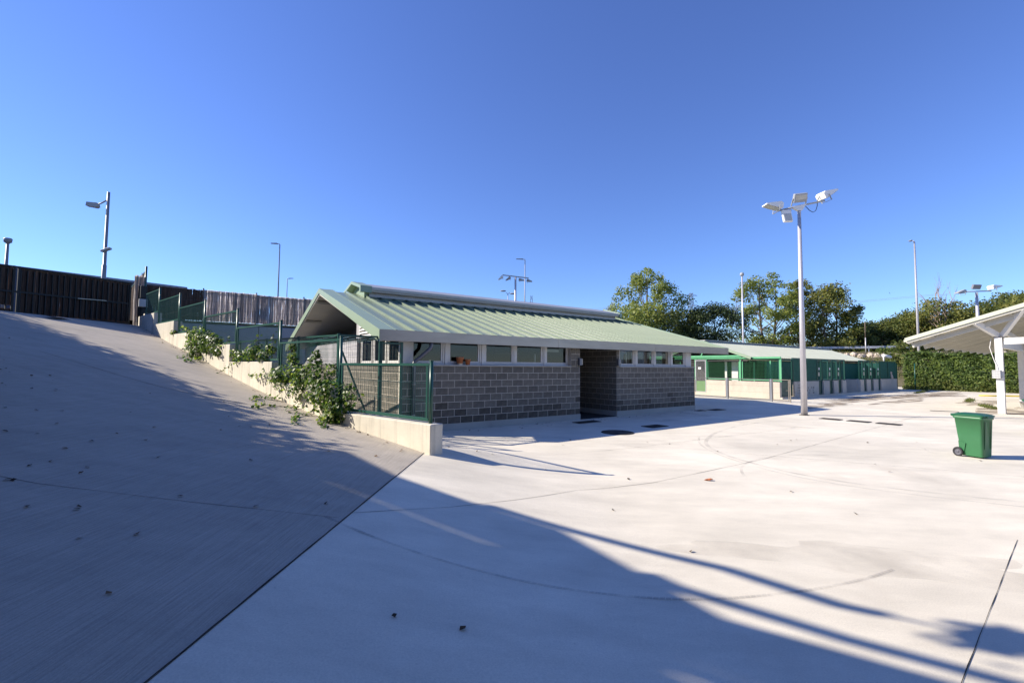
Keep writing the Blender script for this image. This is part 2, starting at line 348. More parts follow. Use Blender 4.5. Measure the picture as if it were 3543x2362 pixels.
# far ground out to the horizon
g = MB(); g.add([(-2500,-2500,-.35),(2500,-2500,-.35),(2500,2500,-.35),(-2500,2500,-.35)], [(0,1,2,3)])
tag(g.build('ground', M['ground']), kind='structure')
def gz(x, y):
    """walkable height of yard or ramp at a point"""
    if x < joint_x(min(y, 7.9)) and (Vector((x, y, 0))-WP).dot(WN) > 0: return float(ramp_h(x))+.004
    return float(yard_h(x, y))
def strip(name, pts, w, m, parent=None, lift=.004, step=.25, wob=0., z=gz):
    P = []
    for a, b in zip(pts[:-1], pts[1:]):
        a = Vector((*a, 0)); b = Vector((*b, 0)); n = max(1, int((b-a).length/step))
        for k in range(n): P.append(a.lerp(b, k/n))
    P.append(Vector((*pts[-1], 0))); mb = MB(); L_ = []; R_ = []
    for i, p in enumerate(P):
        t = (P[min(i+1,len(P)-1)]-P[max(i-1,0)]).normalized(); s = Vector((-t.y, t.x, 0)); ww = w*(1+rng.uniform(-wob, wob)); o = s*rng.uniform(-wob, wob)*w*.5
        for q, lst in ((p+o+s*ww/2, L_), (p+o-s*ww/2, R_)): lst.append((q.x, q.y, z(q.x, q.y)+lift))
    n = len(P); mb.add(L_+R_, [(i+n, i+1+n, i+1, i) for i in range(n-1)]); return mb.build(name, m, parent)
# joints sawn into the slabs
strip('expansion_joint', [(joint_x(-6)-.001, -6), (joint_x(0), 0), (joint_x(7.85), 7.85)], .008, M['joint'], yard, .007, .2, .5)
for pts, w in [([(-1.60,4.62),(-.7,5.25),(.95,6.66),(2.22,7.22),(4.95,9.09),(10.8,13.77),(16,17.9)], .006),
               ([(5.4,4.95),(2.6,2.72),(1.2,1.6)], .0052), ([(8.6,13.9),(2.6,10.2),(.4,9.1)], .006),
               ([(4.5,9.9),(9.5,7.4),(16,4.2)], .006), ([(-.8,13.2),(3.2,10.1)], .005), ([(12,20),(22,16.5)], .006), ([(9,23),(24,22.2),(34,24)], .012), ([(17,28),(30,25)], .02)]:
    strip('expansion_joint', pts, w, M['joint'], yard, .004, .25, .5)
for pts, w in [([(-1.66,4.45),(-4.4,4.3),(-8,4.6)], .005), ([(-4.7,10.2),(-7.5,10.0),(-11,10.6)], .012), ([(-13.2,17.2),(-15,15),(-19,11)], .012)]:
    strip('expansion_joint', pts, w, M['joint'], ramp, .004, .25, .5)
# silt and damp staining by the kennels, tyre prints
def blob(name, cx, cy, rx, ry, rot, m, parent, seed, lift=.008):
    r = random.Random(seed); mb = MB(); vs = [(cx, cy, gz(cx, cy)+lift)]
    for k in range(40):
        an = 2*math.pi*k/40; q = 1+.25*math.sin(3*an+seed)+.15*math.sin(7*an+2*seed)+r.uniform(-.06,.06); x = rx*q*math.cos(an); y = ry*q*math.sin(an)
        X = cx+x*math.cos(rot)-y*math.sin(rot); Y = cy+x*math.sin(rot)+y*math.cos(rot); vs.append((X, Y, gz(X, Y)+lift))
    mb.add(vs, [(0, k+1, (k+1) % 40+1) for k in range(40)]); return mb.build(name, m, parent)
for i, (a, b, rx, ry) in enumerate([(20,1.6,5,.7),(25,1.0,5,.8),(29,2.2,4,1.0),(22,3.2,4,.45),(33,2.5,5,1.2),(19,8.5,4,1.6),(24,6,3,.7),(14,2.2,2.5,.4)]):
    p = Bp(a, b); blob('silt_stain', p.x, p.y, rx, ry, BROT, M['stainp'], yard, i+3, .008+.0035*i)
M['oil'] = decal_mat('old_oil_drips', (.14,.125,.105), .38, 5, .42, .68)
M['grime'] = decal_mat('grey_grime', (.44,.40,.34), .22, 1.6, .40, .72)
_r = random.Random(77)
for i in range(14):
    x = _r.uniform(-1, 14); y = _r.uniform(3, 19); blob('oil_drip', x, y, _r.uniform(.02,.06), _r.uniform(.015,.04), _r.uniform(0,3), M['oil'], yard, 100+i, .0045)
for i in range(8):
    x = _r.uniform(1, 16); y = _r.uniform(4, 18); blob('grime_patch', x, y, _r.uniform(.5,1.7), _r.uniform(.25,.8), _r.uniform(-.8,.3), M['grime'], yard, 200+i, .0035-.00015*i)
for i, (x, y, a, n_) in enumerate(((9.0,11.2,-.4,20),(12.5,12.6,.2,22),(14.5,8.6,.1,18),(7.2,14.6,.3,14),(-4.2,6.2,.9,14))):
    P = [(x, y)]
    for k in range(n_): a += _r.uniform(-.45,.45); P.append((P[-1][0]+.14*math.cos(a), P[-1][1]+.14*math.sin(a)))
    strip('hairline_crack', P, .0028, M['joint'], yard if i < 4 else ramp, .0038, .07, .6)
def arc_pts(cx, cy, r, a0, a1, n=40): return [(cx+r*math.cos(R(a0+(a1-a0)*k/n)), cy+r*math.sin(R(a0+(a1-a0)*k/n))) for k in range(n+1)]
mb = MB()   # tread print crossing the foreground
P = arc_pts(1.05, 8.95, 5.32, 238, 297, 110)
for (x0, y0), (x1, y1) in zip(P[:-1], P[1:]):
    t = Vector((x1-x0, y1-y0, 0)); s = Vector((-t.y, t.x, 0)).normalized(); c = Vector((x0, y0, 0)); a = t*.3
    q = [c+s*.018, c+s*.018+t*.62+a, c-s*.018+t*.62, c-s*.018-a]
    mb.add([(v.x, v.y, gz(v.x, v.y)+.005) for v in q], [(3,2,1,0)])
mb.build('tyre_print', M['tread'], yard)
for pts, w in [([(8.0,5.9),(6.1,6.75),(4.97,7.6),(4.45,9.0),(4.42,10.4),(4.9,11.6),(6.0,13.2),(7.8,15.0),(10.2,16.3),(13.5,16.9)], .09),
               ([(7.6,5.7),(5.8,6.6),(4.75,7.5),(4.3,9.0),(4.33,10.6),(4.9,12.0)], .05), (arc_pts(9.2,4.4,1.3,150,200,16), .06), (arc_pts(6.4,7.0,2.6,60,170,30), .05)]:
    for _ in range(3): pts = [pts[0]]+[q for a, b in zip(pts[:-1], pts[1:]) for q in ((.75*a[0]+.25*b[0], .75*a[1]+.25*b[1]), (.25*a[0]+.75*b[0], .25*a[1]+.75*b[1]))]+[pts[-1]]
    strip('tyre_mark', pts, w, M['tyre'], yard, .006, .2, .05)

# drain covers
def grate(x, y, rz, lx, ly, label, name='drain_grate', slots=9):
    t = thing(name, label, 'drain', (x, y, gz(x, y)), rz)
    MB().box(-lx/2, lx/2, -ly/2, ly/2, .001, .006).build('pit', M['drain'], t)
    f = MB(); f.bar((-lx/2,-ly/2,.009),(lx/2,-ly/2,.009),.03,.014).bar((-lx/2,ly/2,.009),(lx/2,ly/2,.009),.03,.014).bar((-lx/2,-ly/2+.016,.0085),(-lx/2,ly/2-.016,.0085),.03,.013).bar((lx/2,-ly/2+.016,.0085),(lx/2,ly/2-.016,.0085),.03,.013)
    f.build('rim', M['iron'], t)
    for k in range(slots):
        xx = -lx/2+lx*(k+1)/(slots+1); MB().bar((xx,-ly/2+.016,.0075),(xx,ly/2-.016,.0075),lx/(slots+1)*.5,.01).build('slat', M['iron'], t)
    return t
grate(4.37, 13.97, BROT, .75, .42, 'rusty square drain grate in the shade, nearest the round manhole cover')
grate(11.37, 16.32, BROT-math.pi/2, .6, .40, 'iron drain grate nearest the white lamp pole, first in the row of three')
grate(11.88, 15.68, BROT-math.pi/2, .6, .40, 'iron drain grate in the middle of the row of three')
grate(12.36, 15.02, BROT-math.pi/2, .6, .40, 'iron drain grate last in the row of three, nearest the green bin')
grate(2.45, 14.9, BROT, .95, .35, 'dark drain grate at the doorway of the block building')
grate(8.75, 19.55, BROT, .8, .4, 'dark drain grate by the far corner of the block building')
grate(7.9, 19.15, BROT, .5, .25, 'small dark drain grate against the far end of the block building')
grate(18.62, 19.7, BROT-1.1, .9, .12, 'narrow slot drain in the concrete out beyond the lamp pole')
x, y = -17.1, 17.3
t = grate(x, y, math.pi/2+.35, 1.9, .28, 'long dark drain grate across the top of the ramp below the gate', slots=16); t.rotation_euler = (R(14.5), 0, math.pi/2+.35)
t = thing('manhole_cover', 'round dark iron manhole cover lying in the shade of the roof', 'manhole', (2.92, 12.62, gz(2.92, 12.62)))
MB().lathe([(0,.012),(.36,.012),(.372,.006)], n=28).build('lid', M['iron'], t); MB().lathe([(.378,.004),(.385,.014),(.44,.012),(.45,.002)], n=28).build('rim', M['drain'], t)

# ------------------------------------------------------------------ ramp wall with its stepped fence
def Wp(s, off=0., z=0.): return WP + WD*s + WN*off + Vector((0,0,z))
WROT = math.atan2(WD.y, WD.x)
SP = 3.02
TOPS = [.80+.53*k for k in range(7)]
rw = thing('ramp_wall', 'stepped cream concrete wall with rain streaks running up beside the ramp', 'wall', Wp(0), WROT)
for k in range(7):
    s0 = -.17 if k == 0 else SP*k+.13
    s1 = SP*(k+1)+.13 if k < 6 else SP*7+.9
    m = MB(); zt = TOPS[k]
    m.cbox(s0+.002, s1-.002, -.14, .14, -.6, zt, .012)
    m.build('wall_segment', M['cast'], rw)
def mesh_panel(x0, x1, z0, z1, sx, sz, r, y=0., m=None, fold=()):
    mb = m or MB(); n = max(1, round((x1-x0)/sx)); 
    for i in range(n+1):
        x = x0+(x1-x0)*i/n
        mb.wire((x, y, z0), (x, y, z1), r)
    n = max(1, round((z1-z0)/sz))
    for i in range(n+1):
        z = z0+(z1-z0)*i/n
        mb.wire((x0, y+r, z), (x1, y+r, z), r)
    return mb
rf = thing('ramp_fence', 'dark green stepped railing of wire panels on top of the ramp wall', 'fence', Wp(0), WROT)
for k in range(7):
    z0 = TOPS[k]; zr = z0+1.015; sa = SP*k+.04; sb = SP*(k+1)-.02
    if k == 6: sb = sa+2.3
    pt = MB(); pt.tube([(SP*k, 0, z0-.02 if k == 0 else TOPS[k-1]-.03), (SP*k, 0, zr+.055)], .034, 10); pt.tube([(SP*k, 0, zr+.055), (SP*k, 0, zr+.075)], .037, 10)
    p = pt.build('post', M['dkgreen'], rf)
    fr = MB(); fr.bar((sa,0,zr),(sb,0,zr),.05,.045); fr.bar((sa,0,z0+.06),(sb,0,z0+.06),.05,.05)
    fr.bar((sa+.06,0,z0+.085),(sa+.06,0,zr-.022),.036); fr.bar((sb-.06,0,z0+.085),(sb-.06,0,zr-.022),.036)
    fr.build('rail_frame', M['dkgreen'], rf)
    w = mesh_panel(sa+.08, sb-.08, z0+.085, zr-.022, .052, .31, .0032, -.004)
    w.build('wire_mesh', M['dkgreen'], rf, 'stuff')

# ------------------------------------------------------------------ main building
bld = thing('block_building', 'long grey concrete block building with a pale green ribbed metal roof', 'building', Bp(0, 0), BROT)
PL = .187; TOPC = 1.787; AL, ARD, AR = -6.43, 1.824, 6.74   # plinth top, courses top, left corner, door right edge, right corner
cache = {}
def block_mesh(w, damp=False, h=.2):
    key = (round(w, 3), damp, h)
    if key not in cache:
        g = .008; c = .003; m = MB(); x0, x1, z0, z1 = g, w-g, g, h-g
        m.add([(x0,0.05,z0),(x1,.05,z0),(x1,.05,z1),(x0,.05,z1),(x0,.004,z0),(x1,.004,z0),(x1,.004,z1),(x0,.004,z1),(x0+c,0,z0+c),(x1-c,0,z0+c),(x1-c,0,z1-c),(x0+c,0,z1-c)],
              [(0,1,5,4),(1,2,6,5),(2,3,7,6),(3,0,4,7),(4,5,9,8),(5,6,10,9),(6,7,11,10),(7,4,8,11),(8,9,10,11)])
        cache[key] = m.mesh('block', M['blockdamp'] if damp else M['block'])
    return cache[key]
def block_rows(parent, x0, x1, rows, zb, base, rot=0, org=(0,0), joined=None, first=0):
    for r in range(rows):
        x = x0; j = base + (.2 if (r+first) % 2 else 0.)
        while j <= x0+.03: j += .4
        while x < x1-.02:
            e = min(j, x1)
            if x1-e < .03: e = x1
            w = e-x; loc = (org[0]+x*math.cos(rot), org[1]+x*math.sin(rot), zb+.2*r)
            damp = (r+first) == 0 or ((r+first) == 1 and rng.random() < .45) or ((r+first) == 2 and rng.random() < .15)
            if joined is None:
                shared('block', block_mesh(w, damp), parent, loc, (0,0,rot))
            else:
                me = block_mesh(w, False); c_, s_ = math.cos(rot), math.sin(rot)
                joined.add([(loc[0]+v.co.x*c_-v.co.y*s_, loc[1]+v.co.x*s_+v.co.y*c_, loc[2]+v.co.z) for v in me.vertices], [tuple(p.vertices) for p in me.polygons])
            x = e; j = e+.4
# mortar cores, plinths
core = MB()
core.box(AL+.006, -.006, .005, .19, PL, TOPC).box(ARD+.006, AR-.006, .005, .19, PL, TOPC)      # front wall
core.box(AL+.008, AL+.19, .191, 12.4, PL, TOPC)                                                 # gable, left
core.box(AR-.19, AR-.008, .191, 12.4, PL, TOPC)                                                 # gable, right
core.box(AL+.2, AR-.2, 12.2, 12.4, PL, 2.6)                                                     # back wall
core.box(-.19, -.008, .191, 3.2, PL, 2.62).box(ARD+.008, ARD+.19, .191, 3.2, PL, 2.62).box(-.007, ARD+.007, 3.0, 3.2, 0, 2.62)   # doorway recess
core.box(-.42, -.008, .009, .188, TOPC+.03, 2.55).box(ARD+.008, ARD+.16, .009, .188, TOPC+.03, 2.55)
wall = core.build('wall', M['mortar'], bld)
pl = MB(); pl.box(AL-.004, 0, -.012, .2, -.05, PL-.001).box(ARD, AR+.004, -.012, .2, -.05, PL-.001).box(AL-.004, AL+.2, .201, 12.4, -.05, PL-.002).box(AR-.2, AR+.004, .201, 12.4, -.05, PL-.002)
pl.box(-.2, 0, .201, 2.999, -.05, PL-.002).box(ARD, ARD+.2, .201, 2.999, -.05, PL-.002)
pl.build('plinth', M['plinth'], bld)
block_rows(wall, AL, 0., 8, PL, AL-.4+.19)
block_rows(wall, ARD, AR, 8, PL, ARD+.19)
block_rows(wall, -.42, 0., 4, TOPC+.03, -.42+.2, first=2)
block_rows(wall, ARD, ARD+.16, 4, TOPC+.03, ARD+.5, first=2)
jb = MB(); block_rows(wall, -3.0, 0., 12, PL, -2.8, -math.pi/2, (ARD, 0.), jb); jb.build('recess_blocks', M['block'], wall, 'stuff')
block_rows(wall, -2.5, -.2, 8, PL, -2.3, -math.pi/2, (AL, 0.))
jg = MB(); block_rows(wall, -12.2, -2.5, 8, PL, -12.1, -math.pi/2, (AL, 0.), jg); jg.build('gable_blocks', M['block'], wall, 'stuff')
# sills
for x0, x1 in ((AL-.02, -.44), (ARD+.165, AR+.015)):
    MB().cbox(x0, x1, -.035, .24, TOPC, TOPC+.03, .004).build('sill', M['sill'], bld)
MB().cbox(AR-.185, AR+.036, .187, 4.6, TOPC, TOPC+.03, .004).build('sill', M['sill'], bld)
MB().cbox(AL-.036, AL+.185, .187, 4.6, TOPC, TOPC+.03, .004).build('sill', M['sill'], bld)
# windows: frame, pane
WZ0, WZ1 = TOPC+.03, 2.56
def aa(a): return a+.17*(a+11)/11.3
def window(x0, x1, y=.17, rot=0, org=(0,0), big=0):
    """x0..x1 outer frame along the wall; local frame rotated about z"""
    w = bpy.data.objects.new('window', None); link(w, bld); w.location = (org[0], org[1], 0); w.rotation_euler = (0,0,rot)
    o = .05; f = MB()
    f.cbox(x0, x1, y, y+.07, WZ0+.001, WZ0+.05, .005).cbox(x0, x0+o, y, y+.07, WZ0+.0505, WZ1, .005).cbox(x1-o, x1, y, y+.07, WZ0+.0505, WZ1, .005)
    f.build('frame', M['frame'], w)
    i0, i1 = x0+o+.002, x1-o-.002; s = MB(); t = .055
    s.cbox(i0, i1, y+.015, y+.06, WZ0+.052, WZ0+.052+t, .006).cbox(i0, i0+t, y+.015, y+.06, WZ0+.0525+t, WZ1, .006).cbox(i1-t, i1, y+.015, y+.06, WZ0+.0525+t, WZ1, .006)
    s.build('sash', M['frame'], w)
    MB().add([(i0+t-.004,y+.036,WZ0+.046+t),(i1-t+.004,y+.036,WZ0+.046+t),(i1-t+.004,y+.036,WZ1),(i0+t-.004,y+.036,WZ1)], [(0,1,2,3)]).build('pane', M['glass'], w)
    return w
LW = [(-6.08,-5.28),(-4.98,-4.09),(-3.79,-2.89),(-2.67,-1.73),(-1.46,-.65)]
RW = [(2.03,2.74),(3.04,3.87),(4.15,4.94),(5.24,5.95)]
edges = []
for grp, lo, hi in ((LW, AL+.012, -.432), (RW, ARD+.17, AR-.012)):
    prev = lo
    for x0, x1 in grp:
        a0, a1 = aa(x0)-.11, aa(x1)+.11; window(max(a0, lo+.01), a1)
        if a0-prev > .02: MB().cbox(prev, a0-.002, .15, .23, WZ0+.001, WZ1, .008).build('mullion', M['frame'], bld)
        prev = a1+.002
    if hi-prev > .02: MB().cbox(prev, hi, .15, .23, WZ0+.001, WZ1, .008).build('mullion', M['frame'], bld)
# windows in the right gable, seen through the end room
for k in range(4): window(.2+1.08*k, 1.24+1.08*k, .1, math.pi/2, (AR, 0))
MB().box(AR-.17, AR-.06, 4.55, 12.2, WZ0, 2.6).build('gable_panel', M['panelgrey'], bld)
for k in range(3): window(-1.3-1.2*k, -.2-1.2*k, .1, -math.pi/2, (AL, 0))
MB().box(AL+.06, AL+.16, 4.0, 12.2, WZ0, 2.6).build('gable_panel', M['panelgrey'], bld)
# lintel band, ceiling and partitions that close the rooms
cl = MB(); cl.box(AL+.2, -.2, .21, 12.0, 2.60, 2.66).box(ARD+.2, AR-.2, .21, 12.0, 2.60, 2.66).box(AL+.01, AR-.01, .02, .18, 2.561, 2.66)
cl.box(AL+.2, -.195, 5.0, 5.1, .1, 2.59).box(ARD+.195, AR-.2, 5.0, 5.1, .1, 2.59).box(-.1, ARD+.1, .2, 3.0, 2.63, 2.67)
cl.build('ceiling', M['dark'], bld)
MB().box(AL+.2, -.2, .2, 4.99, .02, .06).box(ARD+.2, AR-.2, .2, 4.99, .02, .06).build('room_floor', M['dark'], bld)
MB().box(AL+.25, AL+.29, .25, 4.95, 1.8, 2.59).build('sun_block_board', M['dark'], bld)  # dark board added behind the gable windows to keep sun out of the room
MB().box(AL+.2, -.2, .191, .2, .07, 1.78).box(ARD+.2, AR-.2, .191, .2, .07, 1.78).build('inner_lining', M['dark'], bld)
# gable upper: louvres and plain panel
ROOF_S = .29; EB, EZ, RB = .2, 2.655, -6.3; RZ = EZ+ROOF_S*(EB-RB)
A0, A1 = -7.1, 9.0
gp = MB()
def roof_z(y): return EZ+ROOF_S*(EB+y) if y < 6.3 else RZ-ROOF_S*(y-6.3)
xg = AR-.11; gp.prism([(xg,.02,2.665),(xg,12.38,2.665),(xg,12.38,roof_z(12.38)-.12),(xg,6.3,RZ-.12),(xg,.02,roof_z(.02)-.12)], (.06,0,0))
xg = AL+.05; gp.prism([(xg,.02,2.665),(xg,3.98,2.665),(xg,3.98,roof_z(3.98)-.12),(xg,.02,roof_z(.02)-.12)], (.06,0,0))
xg = AL+1.7; gp.prism([(xg,4.06,2.665),(xg,12.38,2.665),(xg,12.38,roof_z(12.38)-.12),(xg,6.3,RZ-.12),(xg,4.06,roof_z(4.06)-.12)], (.06,0,0))
gp.prism([(AL+.05,3.99,2.665),(AL+1.75,3.99,2.665),(AL+1.75,3.99,roof_z(3.99)-.12),(AL+.05,3.99,roof_z(3.99)-.12)], (0,.06,0))
gp.build('gable_panel', M['panelgrey'], bld)
for y0, y1, z1, AL_ in ((2.2, 3.6, 3.25, AL), (7.2, 9.4, 3.5, AL+1.66)):
    lv = bpy.data.objects.new('louvre', None); link(lv, bld)
    for yy in (y0, y1): MB().bar((AL_+.03,yy,2.69),(AL_+.03,yy,z1),.06,.05).build('louvre_jamb', M['white'], lv)
    zz = 2.72
    while zz < z1-.02:
        MB().bar((AL_+.01,y0+.03,zz),(AL_+.01,y1-.03,zz),.012,.085,up=(.6,0,.8)).build('slat', M['white'], lv); zz += .1
# ---- roof
roof = bpy.data.objects.new('roof', None); link(roof, bld)
dk = MB(); th = .05
dk.prism([(A0+.05,-EB+.02,EZ-.12),(A0+.05,6.3,RZ-.12),(A0+.05,12.8,EZ-.12),(A0+.05,12.8,EZ-.05),(A0+.05,6.3,RZ-.05),(A0+.05,-EB+.02,EZ-.05)], (A1-A0-.1,0,0))
dk.build('soffit', M['soffit'], roof)
pu = MB()
for y in (1.2, 3.6, 5.6, 7.0, 9.0, 11.4):
    z = roof_z(y)-.12; MB().box(A0+.06, AL+.05, y-.05, y+.05, z-.12, z-.005+(-.02)).build('purlin', M['soffit'], roof)
def slope_pt(x, u, lift, side):   # u: distance up from the eave in plan
    y = -EB+u if side == 0 else 12.8-u
    return (x, y, EZ+ROOF_S*u+lift)
NP = 30; PW = (A1-.12-(A0+.42))/NP; UL = 6.5
def panel_mesh(w):
    m = MB(); u0, u1 = -.03, 6.48
    prof = [(0,.0),(.008,.075),(.045,.075),(.07,0.0),(.2,.004),(.205,.008),(.215,.008),(.22,.004),(.36,.004),(.365,.008),(.375,.008),(.38,.004),(w+.004,.0)]
    v = []; 
    for x, z in prof: v.append(slope_pt(x,u0,z-.02,0)); v.append(slope_pt(x,u1,z-.02,0))
    n = len(prof); m.add(v, [(2*i, 2*i+2, 2*i+3, 2*i+1) for i in range(n-1)])
    m.add([slope_pt(x,u0,z-.02,0) for x,z in prof[:4]], [(3,2,1,0)])
    return m.mesh('roof_panel', M['roof'])
pm = panel_mesh(PW)
for k in range(NP): shared('roof_panel', pm, roof, (A0+.42+PW*k, 0, 0))
bk = MB()
for k in range(NP):
    x = A0+.42+PW*k; bk.add([slope_pt(x,-.03,-.02,1),slope_pt(x+PW,-.03,-.02,1),slope_pt(x+PW,6.48,-.02,1),slope_pt(x,6.48,-.02,1)], [(0,1,2,3)])
    bk.bar(slope_pt(x+.025,-.03,.005,1), slope_pt(x+.025,6.48,.005,1), .05, .05)
bk.build('back_roof_sheet', M['roof'], roof)
# verge trims (flat flashing on top and barge board on the gable)
for xa, xb, xs_ in ((A0, A0+.45, A0-.012), (A1-.14, A1, A1+.012)):
    for side in (0, 1):
        m = MB(); m.add([slope_pt(xa,-.04,.045,side),slope_pt(xb,-.04,.045,side),slope_pt(xb,6.5,.045,side),slope_pt(xa,6.5,.045,side),
                         slope_pt(xa,-.04,-.01,side),slope_pt(xb,-.04,-.01,side),slope_pt(xb,6.5,-.01,side),slope_pt(xa,6.5,-.01,side)],
                        [(0,1,2,3),(4,7,6,5),(0,4,5,1),(1,5,6,2),(2,6,7,3),(3,7,4,0)]); m.build('verge_flashing', M['trim'], roof)
        m = MB(); q = lambda u, l: slope_pt(xs_, u, l, side)
        m.prism([q(-.06,.05), q(6.5,.05), q(6.5,-.14), q(-.06,-.26)], (.02 if xs_ < 0 else -.02,0,0)); m.build('barge_board', M['trim'], roof)
        m = MB(); m.prism([(xs_+(.03 if xs_<0 else -.03), p[1], p[2]) for p in (q(-.04,-.145), q(6.48,-.145), q(6.48,-.2), q(-.04,-.25))], (.06 if xs_ < 0 else -.06,0,0)); m.build('barge_under_trim', M['soffit'], roof)
# gutter fascia in lengths
gx = [A0+.0, -2.9, -1.22, 3.75, A1+.01]
gx = [A0, -1.22, 3.75, A1+.01]
for x0, x1 in zip(gx[:-1], gx[1:]):
    m = MB(); m.box(x0+.003, x1-.003, -EB-.06, -EB-.05, 2.41, EZ+.035).box(x0+.003, x1-.003, -EB-.049, -EB+.12, 2.41, 2.42).box(x0+.003, x1-.003, -EB+.121, -EB+.13, 2.41, EZ-.11)
    m.box(x0+.003,x1-.003,-EB-.065,-EB-.0605,EZ+.015,EZ+.035)
    m.build('gutter_fascia', M['galv'], roof)
for x in (A0+.005, A1-.005):
    MB().box(x-.004, x+.004, -EB-.048, -EB+.119, 2.421, EZ-.02).build('gutter_end', M['trim'], roof)
# raised ridge vent
BX0, BX1, BH = -5.95, 8.1, 1.0
rv = bpy.data.objects.new('ridge_vent', None); link(rv, bld)
yc = 6.3; ze = RZ+.06
m = MB(); m.box(BX0+.25, BX1-.2, yc-.8, yc+.8, RZ-.35, ze+.02); m.build('vent_body', M['trim'], rv)
for sgn in (-1, 1):
    segs = 4; L_ = (BX1-BX0-.55)/segs
    for k in range(segs):
        xa = BX0+.4+L_*k+.004; xb = xa+L_-.008
        m = MB(); m.add([(xa,yc,RZ+.40),(xb,yc,RZ+.40),(xb,yc+sgn*1.08,ze+.06),(xa,yc+sgn*1.08,ze+.06),(xa,yc,RZ+.36),(xb,yc,RZ+.36),(xb,yc+sgn*1.08,ze+.02),(xa,yc+sgn*1.08,ze+.02)], [(0,1,2,3),(7,6,5,4),(3,2,6,7),(0,3,7,4),(1,5,6,2)])
        m.build('vent_sheet', M['ridge'], rv)
    m = MB(); m.bar((BX0+.4,yc+sgn*1.09,ze+.0),(BX1-.15,yc+sgn*1.09,ze+.0),.03,.10); m.bar((BX0+.4,yc+sgn*1.05,ze-.085),(BX1-.15,yc+sgn*1.05,ze-.085),.03,.06); m.build('vent_gutter', M['soffit'], rv)
    m = MB(); m.bar((BX0+.42,yc+sgn*.83,ze-.1),(BX1-.2,yc+sgn*.83,ze-.1),.05,.34); m.build('vent_side', M['ridge'], rv)
for xa, xb in ((BX0, BX0+.42), (BX1-.16, BX1)):
    m = MB(); pr = [(xa,yc-1.14,ze-.16),(xa,yc-1.14,ze+.08),(xa,yc,RZ+.44),(xa,yc+1.14,ze+.08),(xa,yc+1.14,ze-.16),(xa,yc+1.02,ze-.16),(xa,yc+1.02,ze-.0),(xa,yc,RZ+.33),(xa,yc-1.02,ze-.0),(xa,yc-1.02,ze-.16)]
    n = len(pr); m.add(pr+[(xb,p[1],p[2]) for p in pr], [(0,1,8,9),(1,2,7,8),(2,3,6,7),(3,4,5,6),(n+9,n+8,n+1,n),(n+8,n+7,n+2,n+1),(n+7,n+6,n+3,n+2),(n+6,n+5,n+4,n+3)]+[(i,n+i,n+(i+1)%n,(i+1)%n) for i in range(n)])
    m.build('vent_end_cap', M['trim'], rv)
m = MB(); m.prism([(BX0+.26,yc-.8,ze),(BX0+.26,yc+.8,ze),(BX0+.26,yc,RZ+.34)], (.02,0,0)); m.build('vent_gable', M['trim'], rv)
# downpipe
dp = MB(); dp.tube([(-5.66,-EB+.02,2.43),(-5.66,-EB+.02,2.34),(-5.68,-EB+.02,2.27),(-5.74,-EB+.03,2.2),(-5.95,-EB+.1,2.0),(-6.06,-.08,1.92),(-6.1,-.075,1.85),(-6.1,-.075,1.7),(-6.1,-.075,.1)], .05, 12)
d_ = dp.build('downpipe', M['pipe'], bld)
for z in (.5, 1.3): MB().lathe([(.052,-.02),(.058,-.018),(.058,.018),(.052,.02)], (-6.1,-.075,z), 12).build('pipe_clip', M['galv'], d_)
# shutter guide boxes by the doorway
for x in (-.06, ARD+.06):
    b_ = MB(); b_.cbox(x-.06, x+.06, -.1, -.002, 1.84, 2.08, .008); b_.build('guide_box', M['pipe'], bld)
    MB().bar((x+.085,-.06,1.86),(x+.085,-.06,2.06),.03,.04).build('guide_rail', M['galv'], bld)
# door leaf deep in the recess
dr = MB(); dr.cbox(.35, 1.45, 2.95, 2.995, .05, 2.2, .006); d_ = dr.build('door', M['dark'], bld); MB().tube([(.5,2.93,1.05),(.5,2.89,1.05),(.62,2.89,1.05)], .012, 6).build('handle', M['galv'], d_)
# room contents seen through the panes
MB().box(-6.2, -.4, .6, 1.1, 1.6, 1.93).build('counter', M['curtain'], bld)
for x0, x1 in ((3.62,3.86),(4.74,4.95)):
    c = MB(); n = 8
    for k in range(n):
        xa = aa(x0)+(aa(x1)-aa(x0))*k/n; xb = aa(x0)+(aa(x1)-aa(x0))*(k+1)/n; o0 = .02*(k % 2); o1 = .02*((k+1) % 2)
        c.add([(xa,.34+o0,1.84),(xb,.34+o1,1.84),(xb,.34+o1,2.55),(xa,.34+o0,2.55)], [(0,1,2,3)])
    c.build('curtain', M['curtain'], bld)
MB().tube([(2.72,.35,1.84),(2.72,.35,2.3)], .07, 12).build('paper_roll', M['paper'], bld)
MB().tube([(-1.75,.3,1.84),(-1.75,.3,2.2)], .03, 8).build('paper_roll', M['paper'], bld)
MB().box(-1.30,-.72,.3,.32,2.28,2.36).build('blind_strip', M['paper'], bld)

MB().box(.01, ARD-.01, .02, 2.99, .004, .012).build('recess_shade_sheet', M['rubber'], bld)  # dark sheet added over the recess floor to deepen the doorway's shade
# flower pots on the sill
def pot(a, r, h, label, cream):
    p = Bp(a, -.055, TOPC+.031); t = thing('flower_pot', label, 'flower pot', p, BROT)
    MB().lathe([(0,0),(r*.68,0),(r*.9,h*.72),(r,h*.72),(r*1.02,h),(r*.92,h),(r*.86,h*.8),(0,h*.8)], n=20).build('pot', M['terracotta'], t)
    if cream: MB().lathe([(r*.69,.0),(r*.755,h*.2),(r*.76,h*.2)], n=20).build('glazed_base', M['potcream'], t)
pot(-4.66, .11, .225, 'larger terracotta flower pot with cream base on the window sill', True)
pot(-4.40, .085, .165, 'smaller terracotta flower pot on the window sill beside a larger one', False)

